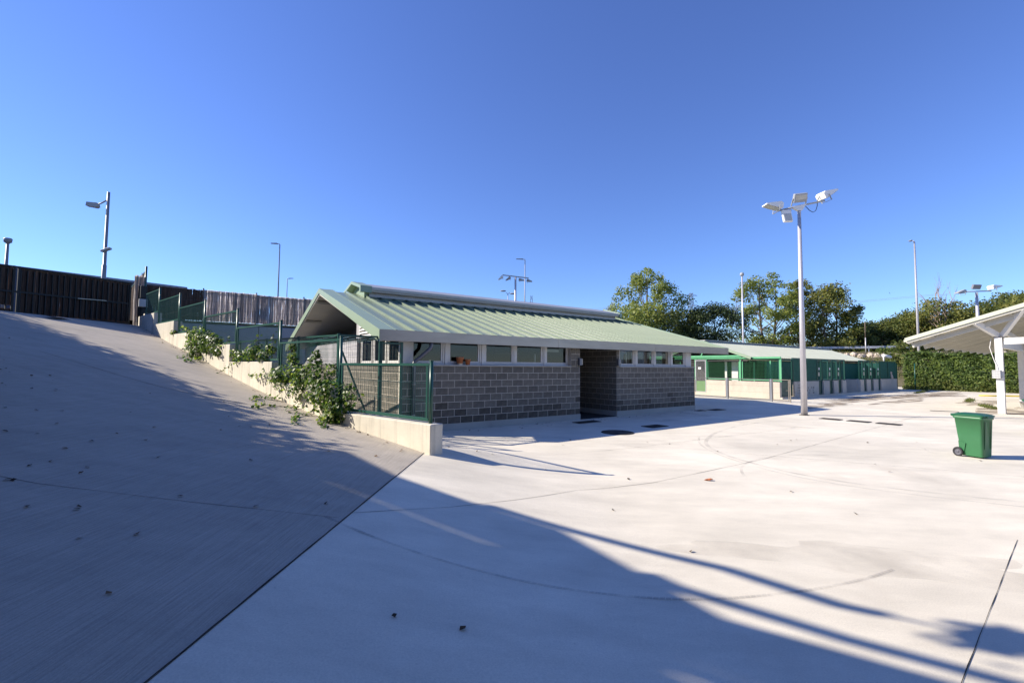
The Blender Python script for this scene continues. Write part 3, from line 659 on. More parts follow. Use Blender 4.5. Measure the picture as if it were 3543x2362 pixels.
# cats sitting inside the end windows
def cat(a, b, rz, label, s=1.):
    m = MB(); m.tube([(0,0,0),(0,.0,.05),(.0,.005,.12),(0,-.01,.2),(0,-.03,.26),(0,-.05,.30)], [.06,.09,.092,.068,.05,.042], 12)
    hd = [(0,-.06,.30),(0,-.065,.325),(0,-.07,.355),(0,-.07,.385),(0,-.065,.40)]; m.tube(hd, [.035,.052,.058,.045,.02], 12)
    m.tube([(0,-.10,.335),(0,-.135,.33)], [.028,.018], 8)
    for sx in (-1, 1):
        m.tube([(sx*.032,-.06,.385),(sx*.045,-.055,.44)], [.022,.003], 6)
        m.tube([(sx*.03,-.06,.22),(sx*.03,-.085,.1),(sx*.03,-.09,0)], [.03,.022,.02], 8); m.tube([(sx*.03,-.085,.012),(sx*.03,-.125,.012)], [.02,.018], 8)
        m.tube([(sx*.06,.01,.06),(sx*.075,-.05,.02)], [.055,.03], 8)
    m.tube([(0,.08,.03),(.06,.12,.02),(.14,.1,.018),(.18,.04,.018)], [.025,.022,.02,.012], 8)
    o = m.build('cat', M['catfur']); o.location = Bp(a, b, TOPC+.03); o.rotation_euler = (0,0,rz); o.scale = (s,s,s)
    md = o.modifiers.new('remesh', 'REMESH'); md.mode = 'VOXEL'; md.voxel_size = .012; md.use_smooth_shade = True
    return tag(o, label, 'cat')
MB().box(ARD+.2, AR-.2, .25, .62, TOPC-.02, TOPC+.03).build('inner_ledge', M['sill'], bld)
cat(aa(5.5), -.40, BROT-.3, 'dark cat sitting upright inside the last window of the block building', 1.)
cat(aa(4.22), -.40, BROT+1.2, 'dark cat hunched inside the window left of the sitting cat', .85)

# ------------------------------------------------------------------ wire cage beside the gable
cg = thing('wire_cage', 'tall dark green wire mesh cage against the gable of the block building', 'cage', Bp(-7.3, .1), BROT)
def cage_run(p0, p1, h, posts, zb=0.):
    p0 = Vector(p0); p1 = Vector(p1); L_ = (p1-p0).length
    r = bpy.data.objects.new('cage_side', None); link(r, cg); r.location = (p0.x, p0.y, zb); r.rotation_euler = (0,0,math.atan2((p1-p0).y, (p1-p0).x))
    for s in posts: MB().bar((s*L_,0,0),(s*L_,0,h+.04),.06).build('post', M['dkgreen'], r)
    mb = MB(); mb.bar((.03,0,h),(L_-.03,0,h),.04); mb.bar((.03,0,.08),(L_-.03,0,.08),.04); mb.build('rail', M['dkgreen'], r)
    mesh_panel(.03, L_-.03, .1, h-.02, .05, .1, .003, .0).build('wire_mesh', M['dkgreen'], r, 'stuff')
cage_run((.82,-.05,0), (.28,-.05,0), 2.35, (0., 1.))
cage_run((.28,-.05,0), (-.75,-.05,0), 2.5, (.02, 1.))
cage_run((-.75,-.05,0), (-2.3,5.6,0), 2.5, (.34, .67, 1.))
mb = MB(); mb.bar((.8,.0,2.5),(-.7,0,2.5),.04); 
for k in range(8):
    y = .05+.7*k; mb.wire((.8,y,2.52),(-.75-.27*.7*k,y,2.52),.006)
for k in range(5): mb.wire((.8-.35*k,0,2.52),(.8-.35*k,5.5,2.52),.006)
mb.build('top_wires', M['dkgreen'], cg)
MB().bar((.25,.3,.1),(-.6,.3,2.2),.04).build('brace', M['dkgreen'], cg)
# upturned tub inside the cage
t = MB(); t.lathe([(.46,0),(.47,.05),(.45,.08),(.40,.22),(.3,.33),(.15,.38),(0,.39)], n=24)
o = t.build('plastic_tub', M['dkgreen']); o.location = Bp(-7.85, 2.0, 0); o.scale = (1,.8,1); tag(o, 'dark green upturned plastic tub behind the wire fence at the wall end', 'tub')

# ------------------------------------------------------------------ upper ground behind the ramp, retaining wall, reed screen
RP = Vector((-18.0, 22.05, 0)); RD = Vector((DX, DY, 0)); RNV = Vector((DY, -DX, 0))
def Rp(t, off=0., z=0.): return RP + RD*t + RNV*off + Vector((0,0,z))
m = MB(); far = 260
m.add([Rp(-.2,-.12,3.86), Rp(60,-.12,3.86), Rp(60,-far,3.86), Rp(-160,-far,3.86), Vector((-160,-60,3.86)), Vector((-27,-60,3.86)), Vector((-27,14,3.86)), Vector((-20.5,21.0,3.86))], [(0,1,2,3,4,5,6,7)])
tag(m.build('upper_ground', M['asphalt']), kind='structure')
rt = thing('retaining_wall', 'plain grey concrete retaining wall below the reed screen', 'wall', Rp(0), BROT)
for k in range(9):
    MB().cbox(.0+5*k+.008, 5*k+4.992, -.02, .3, -.1, 3.84-.0, .015).build('wall_panel', M['retain'], rt)
MB().box(-.3, 45, .02, .9, 3.87, 3.98).build('earth_strip', M['slope'], rt)
rs = thing('reed_screen', 'pale reed screening on a wire fence above the retaining wall', 'fence', Rp(0, 0, 3.98), BROT)
def reeds(x0, x1, z0, z1, n, seed, y0=0., wob=.03):
    r = np.random.default_rng(seed); x = r.uniform(x0, x1, n); lean = r.normal(0, wob, n); w = r.uniform(.006, .013, n); zt = z1+r.normal(0, .016, n); zb = z0+r.uniform(0, .06, n); y = y0+r.uniform(-.02, .02, n); bw = r.normal(0, .02, n)
    zm = (zb+zt)/2
    V = np.zeros((n, 6, 3)); 
    for i, (zz, xo) in enumerate(((zb, 0*lean), (zm, lean*.5+bw), (zt, lean))):
        V[:, 2*i] = np.stack([x+xo-w, y, zz], -1); V[:, 2*i+1] = np.stack([x+xo+w, y+r.normal(0,.004,n), zz], -1)
    b = np.arange(n)[:, None]*6
    F = np.concatenate([b+np.array([[0,1,3,2]]), b+np.array([[2,3,5,4]])])
    return V.reshape(-1,3), F
PWR = 2.42
for k in range(14):
    MB().bar((PWR*k,.06,-.1),(PWR*k,.06,1.72),.06).build('post', M['gate'], rs)
    V, F = reeds(PWR*k, PWR*(k+1), 0, 1.6+.02*math.sin(k*2.1), 620, 40+k)
    np_obj('reed_panel', V, F, M['reedbrown'] if k == 0 else M['reed'], rs, 'stuff')  # first panel browner: shade by the building behind put into its colour
    MB().bar((PWR*k+.03,.06,1.5),(PWR*(k+1)-.03,.06,1.5),.035).build('rail', M['gate'], rs)
    w = MB(); 
    for z in (.25,.65,1.05): w.wire((PWR*k,-.03,z),(PWR*(k+1),-.03,z),.004)
    w.build('tie_wire', M['pipe'], rs)
# screen running away from the gate post
rg = thing('side_screen', 'dark reed screen with a sagging top beside the gate post', 'fence', (-17.67, 21.75, 3.5))
P0 = Vector((0,0,0)); ang = math.atan2(6.5, -9.2)
V, F = reeds(0, 2.6, 0, 1., 700, 5, 0., .01)
V[:,2] *= (2.75-.30*V[:,0]); c_, s_ = math.cos(ang), math.sin(ang)
V = np.stack([V[:,0]*c_-V[:,1]*s_, V[:,0]*s_+V[:,1]*c_, V[:,2]], -1); np_obj('reed_panel', V, F, M['reedbrown'], rg, 'stuff')
mb = MB(); mb.bar((0.02*c_,.02*s_,2.72),(2.6*c_,2.6*s_,1.93),.05); mb.build('rail', M['dkgreen'], rg)
MB().bar((2.55*c_,2.55*s_,0),(2.55*c_,2.55*s_,2.3),.06).build('post', M['gate'], rg)
MB().tube([(0,0,0),(0,0,2.95)], .045, 8).build('post', M['dkgreen'], rg)
V, F = reeds(0, .42, 0, 1., 120, 6, 0., .02); V[:,2] *= 2.45
c2, s2 = math.cos(ang+.9), math.sin(ang+.9); V = np.stack([V[:,0]*c2-V[:,1]*s2, V[:,0]*s2+V[:,1]*c2, V[:,2]], -1); np_obj('reed_flap', V, F, M['reed'], rg, 'stuff')

# ------------------------------------------------------------------ gate
GA = Vector((-17.98, 21.25, 3.585)); GB = Vector((-20.6, 15.7, 3.585)); GL = (GB-GA).length
gt = thing('sliding_gate', 'dark steel bar gate backed with brown reeds at the top of the ramp', 'gate', GA, math.atan2((GB-GA).y, (GB-GA).x))
GT = 1.96
fr = MB()
for z in (.06, .98, GT): fr.bar((0,0,z),(GL,0,z),.05,.07)
fr.build('frame', M['gate'], gt)
for x in (0, 3.72, 3.86, GL): MB().bar((x,0,.02),(x,0,GT+.04),.07).build('upright', M['gate'], gt)
bar_me = MB().bar((0,0,0),(0,0,.84),.085,.03,).mesh('bar', M['gate'])
nb = int(GL/.188)
for i in range(nb):
    x = .09+.188*i
    for z in (.1, 1.02): shared('bar', bar_me, gt, (x, .0, z))
V, F = reeds(.02, 3.7, .1, GT-.03, 1100, 11, -.06); np_obj('reed_backing', V, F, M['reedbrown'], gt, 'stuff')
V, F = reeds(3.85, GL, .42, GT-.03, 560, 12, -.06); np_obj('reed_backing', V, F, M['reedbrown'], gt, 'stuff')
V, F = reeds(3.85, GL, .06, .3, 500, 13, -.06); np_obj('reed_backing', V, F, M['reedbrown'], gt, 'stuff')
MB().bar((.9,.06,1.0),(1.9,.06,.97),.03).build('closer_arm', M['galv'], gt)
gp_ = thing('gate_post', 'black gate post with a grey control box beside the ramp wall', 'post', (-17.62, 21.55, 3.5))
MB().bar((0,0,0),(0,0,1.95),.28,.2).build('post', M['gate'], gp_)
bx = MB(); bx.cbox(-.16,.16,-.2,-.06,.95,1.32,.012); bx.rz = 0; b_ = bx.build('control_box', M['lampgrey'], gp_); b_.rotation_euler = (0,0,.9)
b2 = MB(); b2.cbox(-.12,.12,-.19,-.07,1.36,1.95,.01); b2 = b2.build('motor_box', M['gate'], gp_); b2.rotation_euler = (0,0,.9)
p_ = MB(); p_.cbox(-.25,.25,-.16,.16,-.3,.62,.015); p_ = p_.build('concrete_foot', M['cast'], gp_); p_.location = (.42,-.12,0); p_.rotation_euler = (0,0,WROT)

# ------------------------------------------------------------------ low slate-coloured building behind the gate
db = thing('slate_building', 'long flat-topped dark slate building behind the gate', 'building', (-26.73, 37.02, 3.8), math.atan2(28.74-37.02, -32.7+26.73))
MB().box(0, 30, .0, -12, 0, 4.06).build('wall', M['bluewall'], db)
MB().box(-.06, 30.06, .06, -12.06, 4.061, 4.22).build('parapet', M['poledark'], db)
for k in range(5): MB().cbox(1.5+5*k, 4+5*k, .005, .05, 1.2, 2.4, .01).build('window', M['lampgrey'], db)

# ------------------------------------------------------------------ lamps
def pole(t, h, r0, r1, m, z0=0., n=12): return MB().tube([(0,0,z0),(0,0,z0+h*.5),(0,0,z0+h)], [r0,(r0+r1)/2,r1], n).build('pole', m, t)
def wedge_flood(parent, loc, rz, tilt, m, s=1., lens=True, back=.3):
    """wedge-shaped floodlight: square back that thins to the front edge, lens below, yoke"""
    h = bpy.data.objects.new('floodlight', None); link(h, parent); h.location = loc; h.rotation_euler = (0, tilt, rz); h.scale = (s,s,s)
    b = MB(); w = .2
    pr = [(-.28,0,-.1),(-.28,0,.1),(-.18,0,.15),(.36,0,.0),(.36,0,-.05),(-.2,0,-.12)]
    vs = [(x, -w*(1 if x < .2 else .92), z) for x, _, z in pr]+[(x, w*(1 if x < .2 else .92), z) for x, _, z in pr]
    n = 6; b.add(vs, [tuple(range(n)), tuple(range(n, 2*n))[::-1]]+[(i, n+i, n+(i+1) % n, (i+1) % n) for i in range(n)])
    b.build('housing', m, h)
    if lens: MB().add([(-.17,-.17,-.128),(.33,-.165,-.062),(.33,.165,-.062),(-.17,.17,-.128)], [(0,3,2,1)]).build('lens', M['lampglass'], h)
    y = MB(); y.bar((-.12,-w-.015,-.02),(-.12,-w-.015,-.25),.04,.012); y.bar((-.12,w+.015,-.02),(-.12,w+.015,-.25),.04,.012); y.bar((-.12,-w-.02,-.25),(-.12,w+.02,-.25),.04,.012); y.build('yoke', M['lampgrey'], h)
    return h
# main lamp with four floodlights
lm = thing('lamp_pole', 'tall pale lamp pole with four white floodlights standing in the yard', 'lamp pole', (11.3, 17.675, 0))
pole(lm, 8.15, .115, .06, M['pole'], 0, 16)
MB().lathe([(.18,0),(.18,.015),(.12,.02)], n=16).build('base_plate', M['iron'], lm)
ca = MB(); ca.tube([(-.85,.0,7.99),(.0,0,8.2),(1.02,0,8.42)], .035, 8); ca.build('cross_arm', M['lampgrey'], lm)
sd_ = MB(); sd_.prism([(-.3,-.06,8.14),(.28,-.06,8.28),(.1,-.06,8.02),(-.06,-.06,8.0)], (0,.12,0)); sd_.build('saddle', M['lampwhite'], lm)
wedge_flood(lm, (-1.0,0,8.2), math.pi, R(-8), M['lampwhite'], 1.0)
wedge_flood(lm, (1.1,0,8.68), 0.15, R(-28), M['lampwhite'], 1.05)
fl = bpy.data.objects.new('floodlight', None); link(fl, lm); fl.location = (-.02,-.12,8.48); fl.rotation_euler = (R(28), R(-7), 0)
MB().cbox(-.26,.26,-.05,.08,-.17,.17,.02).build('housing', M['lampgrey'], fl); MB().cbox(-.22,.22,-.058,-.0505,-.06,.13,.003).build('lens', M['lampglass'], fl)
MB().bar((-.28,0,0),(-.28,0.05,-.3),.02,.04).bar((.28,0,0),(.28,0.05,-.3),.02,.04).build('yoke', M['lampgrey'], fl)
fl = bpy.data.objects.new('floodlight', None); link(fl, lm); fl.location = (-.52,-.06,7.77); fl.rotation_euler = (R(-6), R(-6), R(10))
MB().cbox(-.2,.2,-.05,.05,-.25,.25,.02).build('housing', M['lampwhite'], fl); MB().cbox(-.15,.15,-.058,-.0505,-.2,.08,.003).build('lens', M['lampglass'], fl)
MB().bar((.215,0,.2),(.215,0,.28),.02,.06).build('yoke', M['lampgrey'], fl)
MB().tube([(.25,0,8.2),(.42,0,8.02),(.55,0,7.95),(.66,0,8.02),(.72,0,8.2),(.74,0,8.42),(.82,0,8.58),(.9,0,8.62)], .012, 6).build('cable', M['cable'], lm)
# lamp by the gate
lg = thing('lamp_pole', 'grey stepped lamp pole with two lamp heads behind the gate', 'lamp pole', (-23.56, 26, 3.8))
MB().tube([(0,0,0),(0,0,3.6),(.01,0,3.62),(.02,0,7.9)], [.115,.11,.085,.07], 10).build('pole', M['poledark'], lg)
MB().tube([(0,0,7.45),(-.3,-.1,7.2),(-.5,-.15,7.1)], .04, 6).build('arm', M['poledark'], lg)
h_ = MB(); h_.prism([(-.28,-.14,-.12),(-.28,-.14,.10),(.22,-.14,.16),(.28,-.14,-.02),(.2,-.14,-.12)], (0,.3,0)); h_ = h_.build('lamp_head', M['lampgrey'], lg); h_.location = (-.68,-.18,7.06); h_.rotation_euler = (0, R(8), .25)
h_ = MB(); h_.cbox(-.1,.42,-.11,.11,-.06,.06,.02); h_ = h_.build('lamp_head', M['lampgrey'], lg); h_.location = (.0,-.12,4.42); h_.rotation_euler = (0, R(-22), .1)
ls = thing('lamp_pole', 'short dark lamp pole behind the gate at the left edge', 'lamp pole', (-26.97, 24, 3.8)); pole(ls, 4.3, .1, .06, M['poledark'])
h_ = MB(); h_.lathe([(.05,0),(.09,.08),(.16,.12),(.18,.3),(.14,.34),(0,.35)], (0,0,4.25), 12); h_.build('lamp_head', M['poledark'], ls)
def street_light(x, y, z0, top, label, side=-1, r=.1, L_=1.1, m='poledark'):
    t = thing('street_light', label, 'street light', (x, y, z0)); H = top-z0
    MB().tube([(0,0,0),(0,0,H*.7),(0,0,H-.1),(side*.08,0,H-.02),(side*L_*.35,0,H)], [r,r*.75,r*.6,r*.5,r*.4], 8).build('pole', M[m], t)
    b = MB(); b.prism([(side*.3,-.16,H-.04),(side*(L_+.1),-.16,H+.02),(side*L_,-.16,H+.09),(side*.35,-.16,H+.1)], (0,.32,0)); b.build('lamp_head', M['lampgrey'], t); return t
street_light(-31.1, 60, 3.8, 17.8, 'tall thin street light beyond the reed screen, arm to the left', -1, .11)
street_light(-44.9, 90, 3.8, 18.8, 'shorter far street light beside the taller one, arm to the right', 1, .11)
street_light(2.2, 80, 3.8, 20.7, 'tall thin street light beside the floodlight mast above the roof', -1, .13, 1.5, 'pole')
t = thing('floodlight_mast', 'floodlight mast with a crossbar of four lamps above the roof ridge', 'floodlight mast', (.40, 60, 3.8)); pole(t, 9.75, .17, .13, M['pole'])
MB().bar((-1.75,0,10.05),(1.75,0,9.65),.11,.13).build('cross_bar', M['lampgrey'], t)
for i, x in enumerate((-1.75,-.75,.55,1.6)):
    wedge_flood(t, (x+(-.2 if i < 2 else .2), 0, 10.02-.11*(x+1.75)-.35), (math.pi if i < 2 else 0), R((35,30,5,10)[i]), M['lampgrey'] if i != 0 else M['lampwhite'], 1.2)
t = thing('street_light', 'small double-headed street light left of the floodlight mast', 'street light', (-.85, 85, 3.8)); pole(t, 11.6, .1, .07, M['pole'])
for s_ in (-1, 1):
    MB().tube([(0,0,11.5),(s_*.4,0,11.75)], .05, 6).build('arm', M['pole'], t); h_ = MB(); h_.lathe([(0,-.12),(.3,-.06),(.4,.05),(.25,.16),(0,.2)], n=12); h_ = h_.build('lamp_head', M['lampgrey'], t); h_.location = (s_*.9,0,11.75-.25*s_-.0); h_.scale = (1.5,.8,1)
t = thing('camera_pole', 'pale pole with a small round head in front of the poplar trees', 'pole', (22.9, 45, 0)); pole(t, 10.9, .1, .07, M['pole']); MB().lathe([(0,-.1),(.16,-.05),(.2,.1),(.15,.25),(0,.3)], (0,0,11.0), 12).build('head', M['lampgrey'], t)
street_light(40.25, 45, 0, 14.6, 'tallest thin pale street light in front of the hedge and trees', -1, .12, .42, 'pole')
t = thing('sign_pole', 'thin rust-topped pole standing by the guardrail', 'pole', (45.6, 58.6, 3.6)); MB().tube([(0,0,0),(0,0,2.2)], .06, 8).build('lower_pole', M['pole'], t); MB().tube([(0,0,2.2),(0,0,4.3)], .055, 8).build('upper_pole', M['bark'], t)
t = thing('lamp_pole', 'lamp pole with three floodlights standing in front of the clipped hedge', 'lamp pole', (41.0, 39.9, 0)); pole(t, 8.6, .17, .1, M['pole'])
MB().tube([(-1.3,0,8.65),(1.3,0,8.75)], .05, 8).build('cross_arm', M['lampgrey'], t)
wedge_flood(t, (-1.4,0,8.62), math.pi, R(10), M['lampgrey'], 1.15); wedge_flood(t, (1.6,0,9.1), 0., R(-12), M['lampwhite'], 1.35)
h_ = MB(); h_.cbox(-.36,.36,-.1,.1,-.2,.2,.02); h_ = h_.build('floodlight', M['poledark'], t); h_.location = (0,0,9.1); h_.rotation_euler = (R(25),0,0)

# ------------------------------------------------------------------ kennels
kn = thing('kennel_building', 'long kennel building with pale green ribbed roof over concrete walls', 'building', Bp(17.16, -1.2), BROT)
KL = 21.2; KW = .98
# roof, local x along, y inward (ridge at y=4.8)
kr = bpy.data.objects.new('roof', None); link(kr, kn)
ke, kz, kry, krz = 1.6, 2.43, 4.8, 3.56
def kroof(side):
    m = MB(); n = 80; xs_ = np.linspace(-.05, 20.2, n*4+1); zo = [0,.035,.035,0]; v = []
    for i, x in enumerate(xs_):
        o = zo[i % 4]; y0 = ke if side == 0 else 2*kry-ke
        v.append((x, y0, kz+o)); v.append((x, kry, krz+o))
    m.add(v, [(2*i,2*i+2,2*i+3,2*i+1) for i in range(len(xs_)-1)]); return m.build('roof_sheet', M['roof2'], kr)
M['roof2'] = mat('pale_kennel_roof', (.52,.54,.42), .6, var=.07, scale=1.2, spec=.3)
kroof(0); kroof(1)
MB().bar((-.08,kry,krz+.05),(20.22,kry,krz+.05),.4,.05).build('ridge_cap', M['ridge'], kr)
for side in (0,1):
    y0 = ke if side == 0 else 2*kry-ke
    MB().bar((-.09,y0,kz-.03),(-.09,kry,krz-.03),.04,.16).build('barge_board', M['trim'], kr)
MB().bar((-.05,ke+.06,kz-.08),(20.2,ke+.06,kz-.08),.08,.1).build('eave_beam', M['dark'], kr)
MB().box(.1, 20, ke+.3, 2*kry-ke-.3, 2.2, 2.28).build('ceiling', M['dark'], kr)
# concrete walls
fw = MB(); fw.cbox(0, .2, .0, 4.62, 0, KW, .01).cbox(0,.2,5.45,6.6,0,KW,.01); fw.build('front_wall', M['cast2'], kn)
MB().box(.02,.2,.02,9.5,-.05,.16).build('front_kerb', M['cast2'], kn)
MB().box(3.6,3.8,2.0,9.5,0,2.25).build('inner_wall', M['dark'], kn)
MB().box(.25,3.55,.3,9.4,.0,.02).build('inner_floor', M['asphalt'], kn)
segs = [(1.9,5.39),(6.17,7.12),(7.86,8.62),(9.32,10.03),(12.79,13.49),(14.11,14.96),(15.61,16.61),(17.29,21.23)]
for i, (x0, x1) in enumerate(segs):
    o_ = MB(); o_.cbox(x0, x1, 0, .2, 0, KW, .012); o_.build('side_wall', M['cast2'], kn)
MB().box(0, KL+.1, -.12, -.001, -.05, .1).build('side_kerb', M['cast2'], kn)
w_ = MB(); w_.cbox(9.9, 12.9, 1.5, 1.7, 0, KW, .012).cbox(9.83,10.03,.205,1.49,0,KW-.002,.012).cbox(12.79,12.99,.205,1.49,0,KW-.002,.012); w_.build('recess_wall', M['cast2'], kn)
for x in (5.39,7.12,8.62,14.96,17.2): MB().cbox(x-.1,x+.0,.205,1.6,0,KW-.002,.01).build('cross_wall', M['cast2'], kn)
MB().box(2.2, 20, 1.75, 1.9, 0, 2.2).build('back_wall', M['screen'], kn)
# green mesh panels
def green_panel(x0, x1, y, z0, z1, rot=0, org=(0,0), m='green', sx=.08, sz=.08, sheet=False, name='mesh_panel'):
    p = bpy.data.objects.new(name, None); link(p, kn); p.location = (org[0], org[1], 0); p.rotation_euler = (0,0,rot)
    f = MB(); t = .055
    f.bar((x0,y,z0),(x1,y,z0),t).bar((x0,y,z1),(x1,y,z1),t).bar((x0+t/2,y,z0+t/2),(x0+t/2,y,z1-t/2),t).bar((x1-t/2,y,z0+t/2),(x1-t/2,y,z1-t/2),t); f.build('frame', M[m], p)
    if sheet: MB().box(x0+t, x1-t, y-.004, y+.004, z0+t/2, z1-t/2).build('windbreak_sheet', M['screen'], p)
    mesh_panel(x0+t, x1-t, z0+.02, z1-.02, sx, sz, .0024, y-.012).build('wire_mesh', M[m], p, 'stuff')
    return p
RT = math.pi/2
for y0, y1 in ((.02,2.28),(2.42,4.6)): green_panel(y0, y1, -.05, 1.07, 2.34, RT, (.1,0))
for y in (2.35, -.03, 4.64, 5.45): MB().bar((.1,y,KW if y < 4.6 else 0),(.1,y,2.4),.07).build('post', M['green'], kn)
MB().bar((.05,-.06,2.42),(.05,9.6,2.42),.09,.10).build('top_beam', M['green'], kn)
MB().bar((.0,2.2,2.53),(.0,9.6,2.53),.1,.11).build('top_beam', M['green'], kn)
MB().bar((.4,5.2,2.6),(.4,4.9,3.1),.07).build('roof_brace', M['green'], kn)
green_panel(6.6, 9.0, -.05, 1.07, 2.34, RT, (.1,0))
# front door with lower sheet
d = bpy.data.objects.new('door', None); link(d, kn); d.location = (.07,0,0)
f = MB(); f.bar((0,4.68,.15),(0,4.68,2.3),.06).bar((0,5.4,.15),(0,5.4,2.3),.06).bar((0,4.71,2.27),(0,5.37,2.27),.06).bar((0,4.71,.18),(0,5.37,.18),.06); f.build('frame', M['lampgrey'], d)
MB().box(-.01,.01,4.71,5.37,.21,.9).build('lower_sheet', M['kdoor'], d); w = MB(); mesh_panel(4.71,5.37,.92,2.24,.05,.05,.0035,0,w); w = w.build('wire_mesh', M['lampgrey'], d, 'stuff'); w.rotation_euler = (0,0,RT)
MB().cbox(-.04,-.03,5.0,5.2,1.68,1.82,.002).build('notice', M['paper'], d)
# white posts and cabinets seen inside
for yy, ww in ((3.75,.14),(3.15,.42)): MB().box(.9,.96,yy-ww/2,yy+ww/2,.02,2.25).build('inner_post', M['white'], kn)
for yy in (1.2,2.2,3.5): MB().bar((1.5,yy,.02),(1.5,yy,2.25),.06).build('inner_post', M['green'], kn)
# side panels
for x0, x1 in ((1.95,3.6),(3.65,5.36)): green_panel(x0, x1, .1, 1.02, 2.36, sheet=True, m='dkgreen')
for x0, x1 in segs[1:]: 
    if x1-x0 < 1.5: green_panel(x0, x1, .1, 1.02, 2.36, m='dkgreen')
green_panel(17.3, 19.2, .1, 1.02, 2.36, sheet=True, m='dkgreen'); green_panel(19.25, 21.2, .1, 1.02, 2.36, sheet=True, m='dkgreen')
green_panel(10.0, 12.8, 1.6, 1.02, 2.34, m='green')
for x0, x1 in ((.12,1.85),(5.42,6.14),(7.15,7.83),(8.65,9.29),(13.52,14.08),(14.99,15.58),(16.64,17.26)):
    d = bpy.data.objects.new('door', None); link(d, kn); d.location = (0,.12,0)
    f = MB(); f.bar((x0+.03,0,.12),(x0+.03,0,2.33),.05).bar((x1-.03,0,.12),(x1-.03,0,2.33),.05).bar((x0+.055,0,2.3),(x1-.055,0,2.3),.05).bar((x0+.055,0,.14),(x1-.055,0,.14),.05).bar((x0+.055,0,.98),(x1-.055,0,.98),.05); f.build('frame', M['dkgreen'], d)
    MB().box(x0+.055,x1-.055,-.008,.008,.166,.954).build('lower_sheet', M['dkgreen'], d); mesh_panel(x0+.06,x1-.06,1.0,2.27,.05,.05,.0035).build('wire_mesh', M['dkgreen'], d, 'stuff')
    MB().cbox(x0+.2,x0+.36,-.04,-.03,1.7,1.85,.002).build('notice', M['paper'], d)
    if x0 > 3: MB().cbox(x0+.15,x0+.33,-.04,-.03,1.3,1.55,.002).build('notice', M['potcream'], d)
    MB().tube([(x1-.08,-.03,1.1),(x1-.08,-.1,1.1),(x1-.2,-.1,1.1)], .012, 6).build('bolt', M['iron'], d)
MB().bar((1.86,.1,2.4),(5.4,.1,2.4),.06).bar((5.4,.1,2.4),(10.03,.1,2.4),.06).bar((12.8,.1,2.4),(21.2,.1,2.4),.06).build('side_top_beam', M['dkgreen'], kn)
for x in (1.88,5.4,9.98,12.82,17.28,21.2): MB().bar((x,.1,KW),(x,.1,2.42),.06).build('post', M['dkgreen'], kn)
MB().box(21.3,21.36,0,2.2,0,2.3).build('end_sheet', M['dkgreen'], kn)
# black stencilled lettering, worn past reading, on the side wall
mb = MB(); r_ = random.Random(3)
for row in range(4):
    for q in range(9):
        if r_.random() < .45: continue
        x = 2.3+.11*q; z = .72-.16*row; mb.add([(x,-.004,z),(x+.05,-.004,z),(x+.05,-.004,z+.09),(x,-.004,z+.09)], [(0,1,2,3)])
        x = 3.6+.12*q; 
        if r_.random() < .5: mb.add([(x,-.004,z-.2),(x+.07,-.004,z-.2),(x+.07,-.004,z-.08),(x,-.004,z-.08)], [(0,1,2,3)])
mb.build('stencil_marks', M['graffiti'], kn)
# statue-like figure on the end wall and security camera
t = thing('dog_figure', 'small pale sitting dog figure on the far kennel wall', 'figure', Bp(17.16+20.1, -1.2-.1, KW+.0), BROT)
m_ = MB(); m_.tube([(0,0,0),(.0,0,.1),(-.03,0,.25),(-.08,0,.38),(-.1,0,.46)], [.13,.15,.13,.09,.07], 10); m_.tube([(-.1,0,.44),(-.13,0,.52),(-.15,0,.58)], [.07,.09,.06], 10); m_.tube([(-.16,0,.52),(-.27,0,.49)], [.05,.03], 8)
for s_ in (-1,1): m_.tube([(-.1,s_*.05,.3),(-.14,s_*.05,.0)], [.045,.035], 8); m_.tube([(-.1,s_*.07,.57),(-.06,s_*.09,.47)], [.03,.015], 6)
m_.build('body', M['stone'], t)
t = thing('security_camera', 'white tube security camera on a short post above the far kennel', 'camera', Bp(17.16+19.5, -1.6, 2.42), BROT)
MB().tube([(0,0,0),(0,0,.35)], .05, 8).build('post', M['white'], t); MB().tube([(-.1,0,.5),(.75,-.25,.38)], .13, 10).build('camera_body', M['white'], t); MB().bar((0,0,.33),(.05,0,.48),.05).build('bracket', M['white'], t)

# ------------------------------------------------------------------ low barrier fence in front of the kennels
lf = thing('low_fence', 'low galvanised and green wire fence standing before the kennel front', 'fence', Bp(14.7, .45), BROT+RT)
LFH = 1.18
xs_ = [0.05, 1.0, 3.45, 6.4]
for i, (x0, x1) in enumerate(zip(xs_[:-1], xs_[1:])):
    f = MB(); f.bar((x0+.06,0,LFH),(x1-.06,0,LFH),.035).bar((x0+.06,0,.09),(x1-.06,0,.09),.05).bar((x0+.08,0,.115),(x0+.08,0,LFH-.018),.03).bar((x1-.08,0,.115),(x1-.08,0,LFH-.018),.03); f.build('rail_frame', M['pipe'] if i else M['galv'], lf)
    mesh_panel(x0+.1, x1-.1, .12, LFH-.02, .055, .33, .0032).build('wire_mesh', M['pipe'], lf, 'stuff')
for i, x in enumerate(xs_): MB().bar((x,0,0),(x,0,LFH+.03),.05 if i == 0 else .09).build('post', M['galv'] if i == 0 else M['poledark'], lf)
MB().tube([(.12,-.03,.62),(.12,-.12,.62),(.3,-.12,.62)], .015, 6).build('latch', M['galv'], lf)
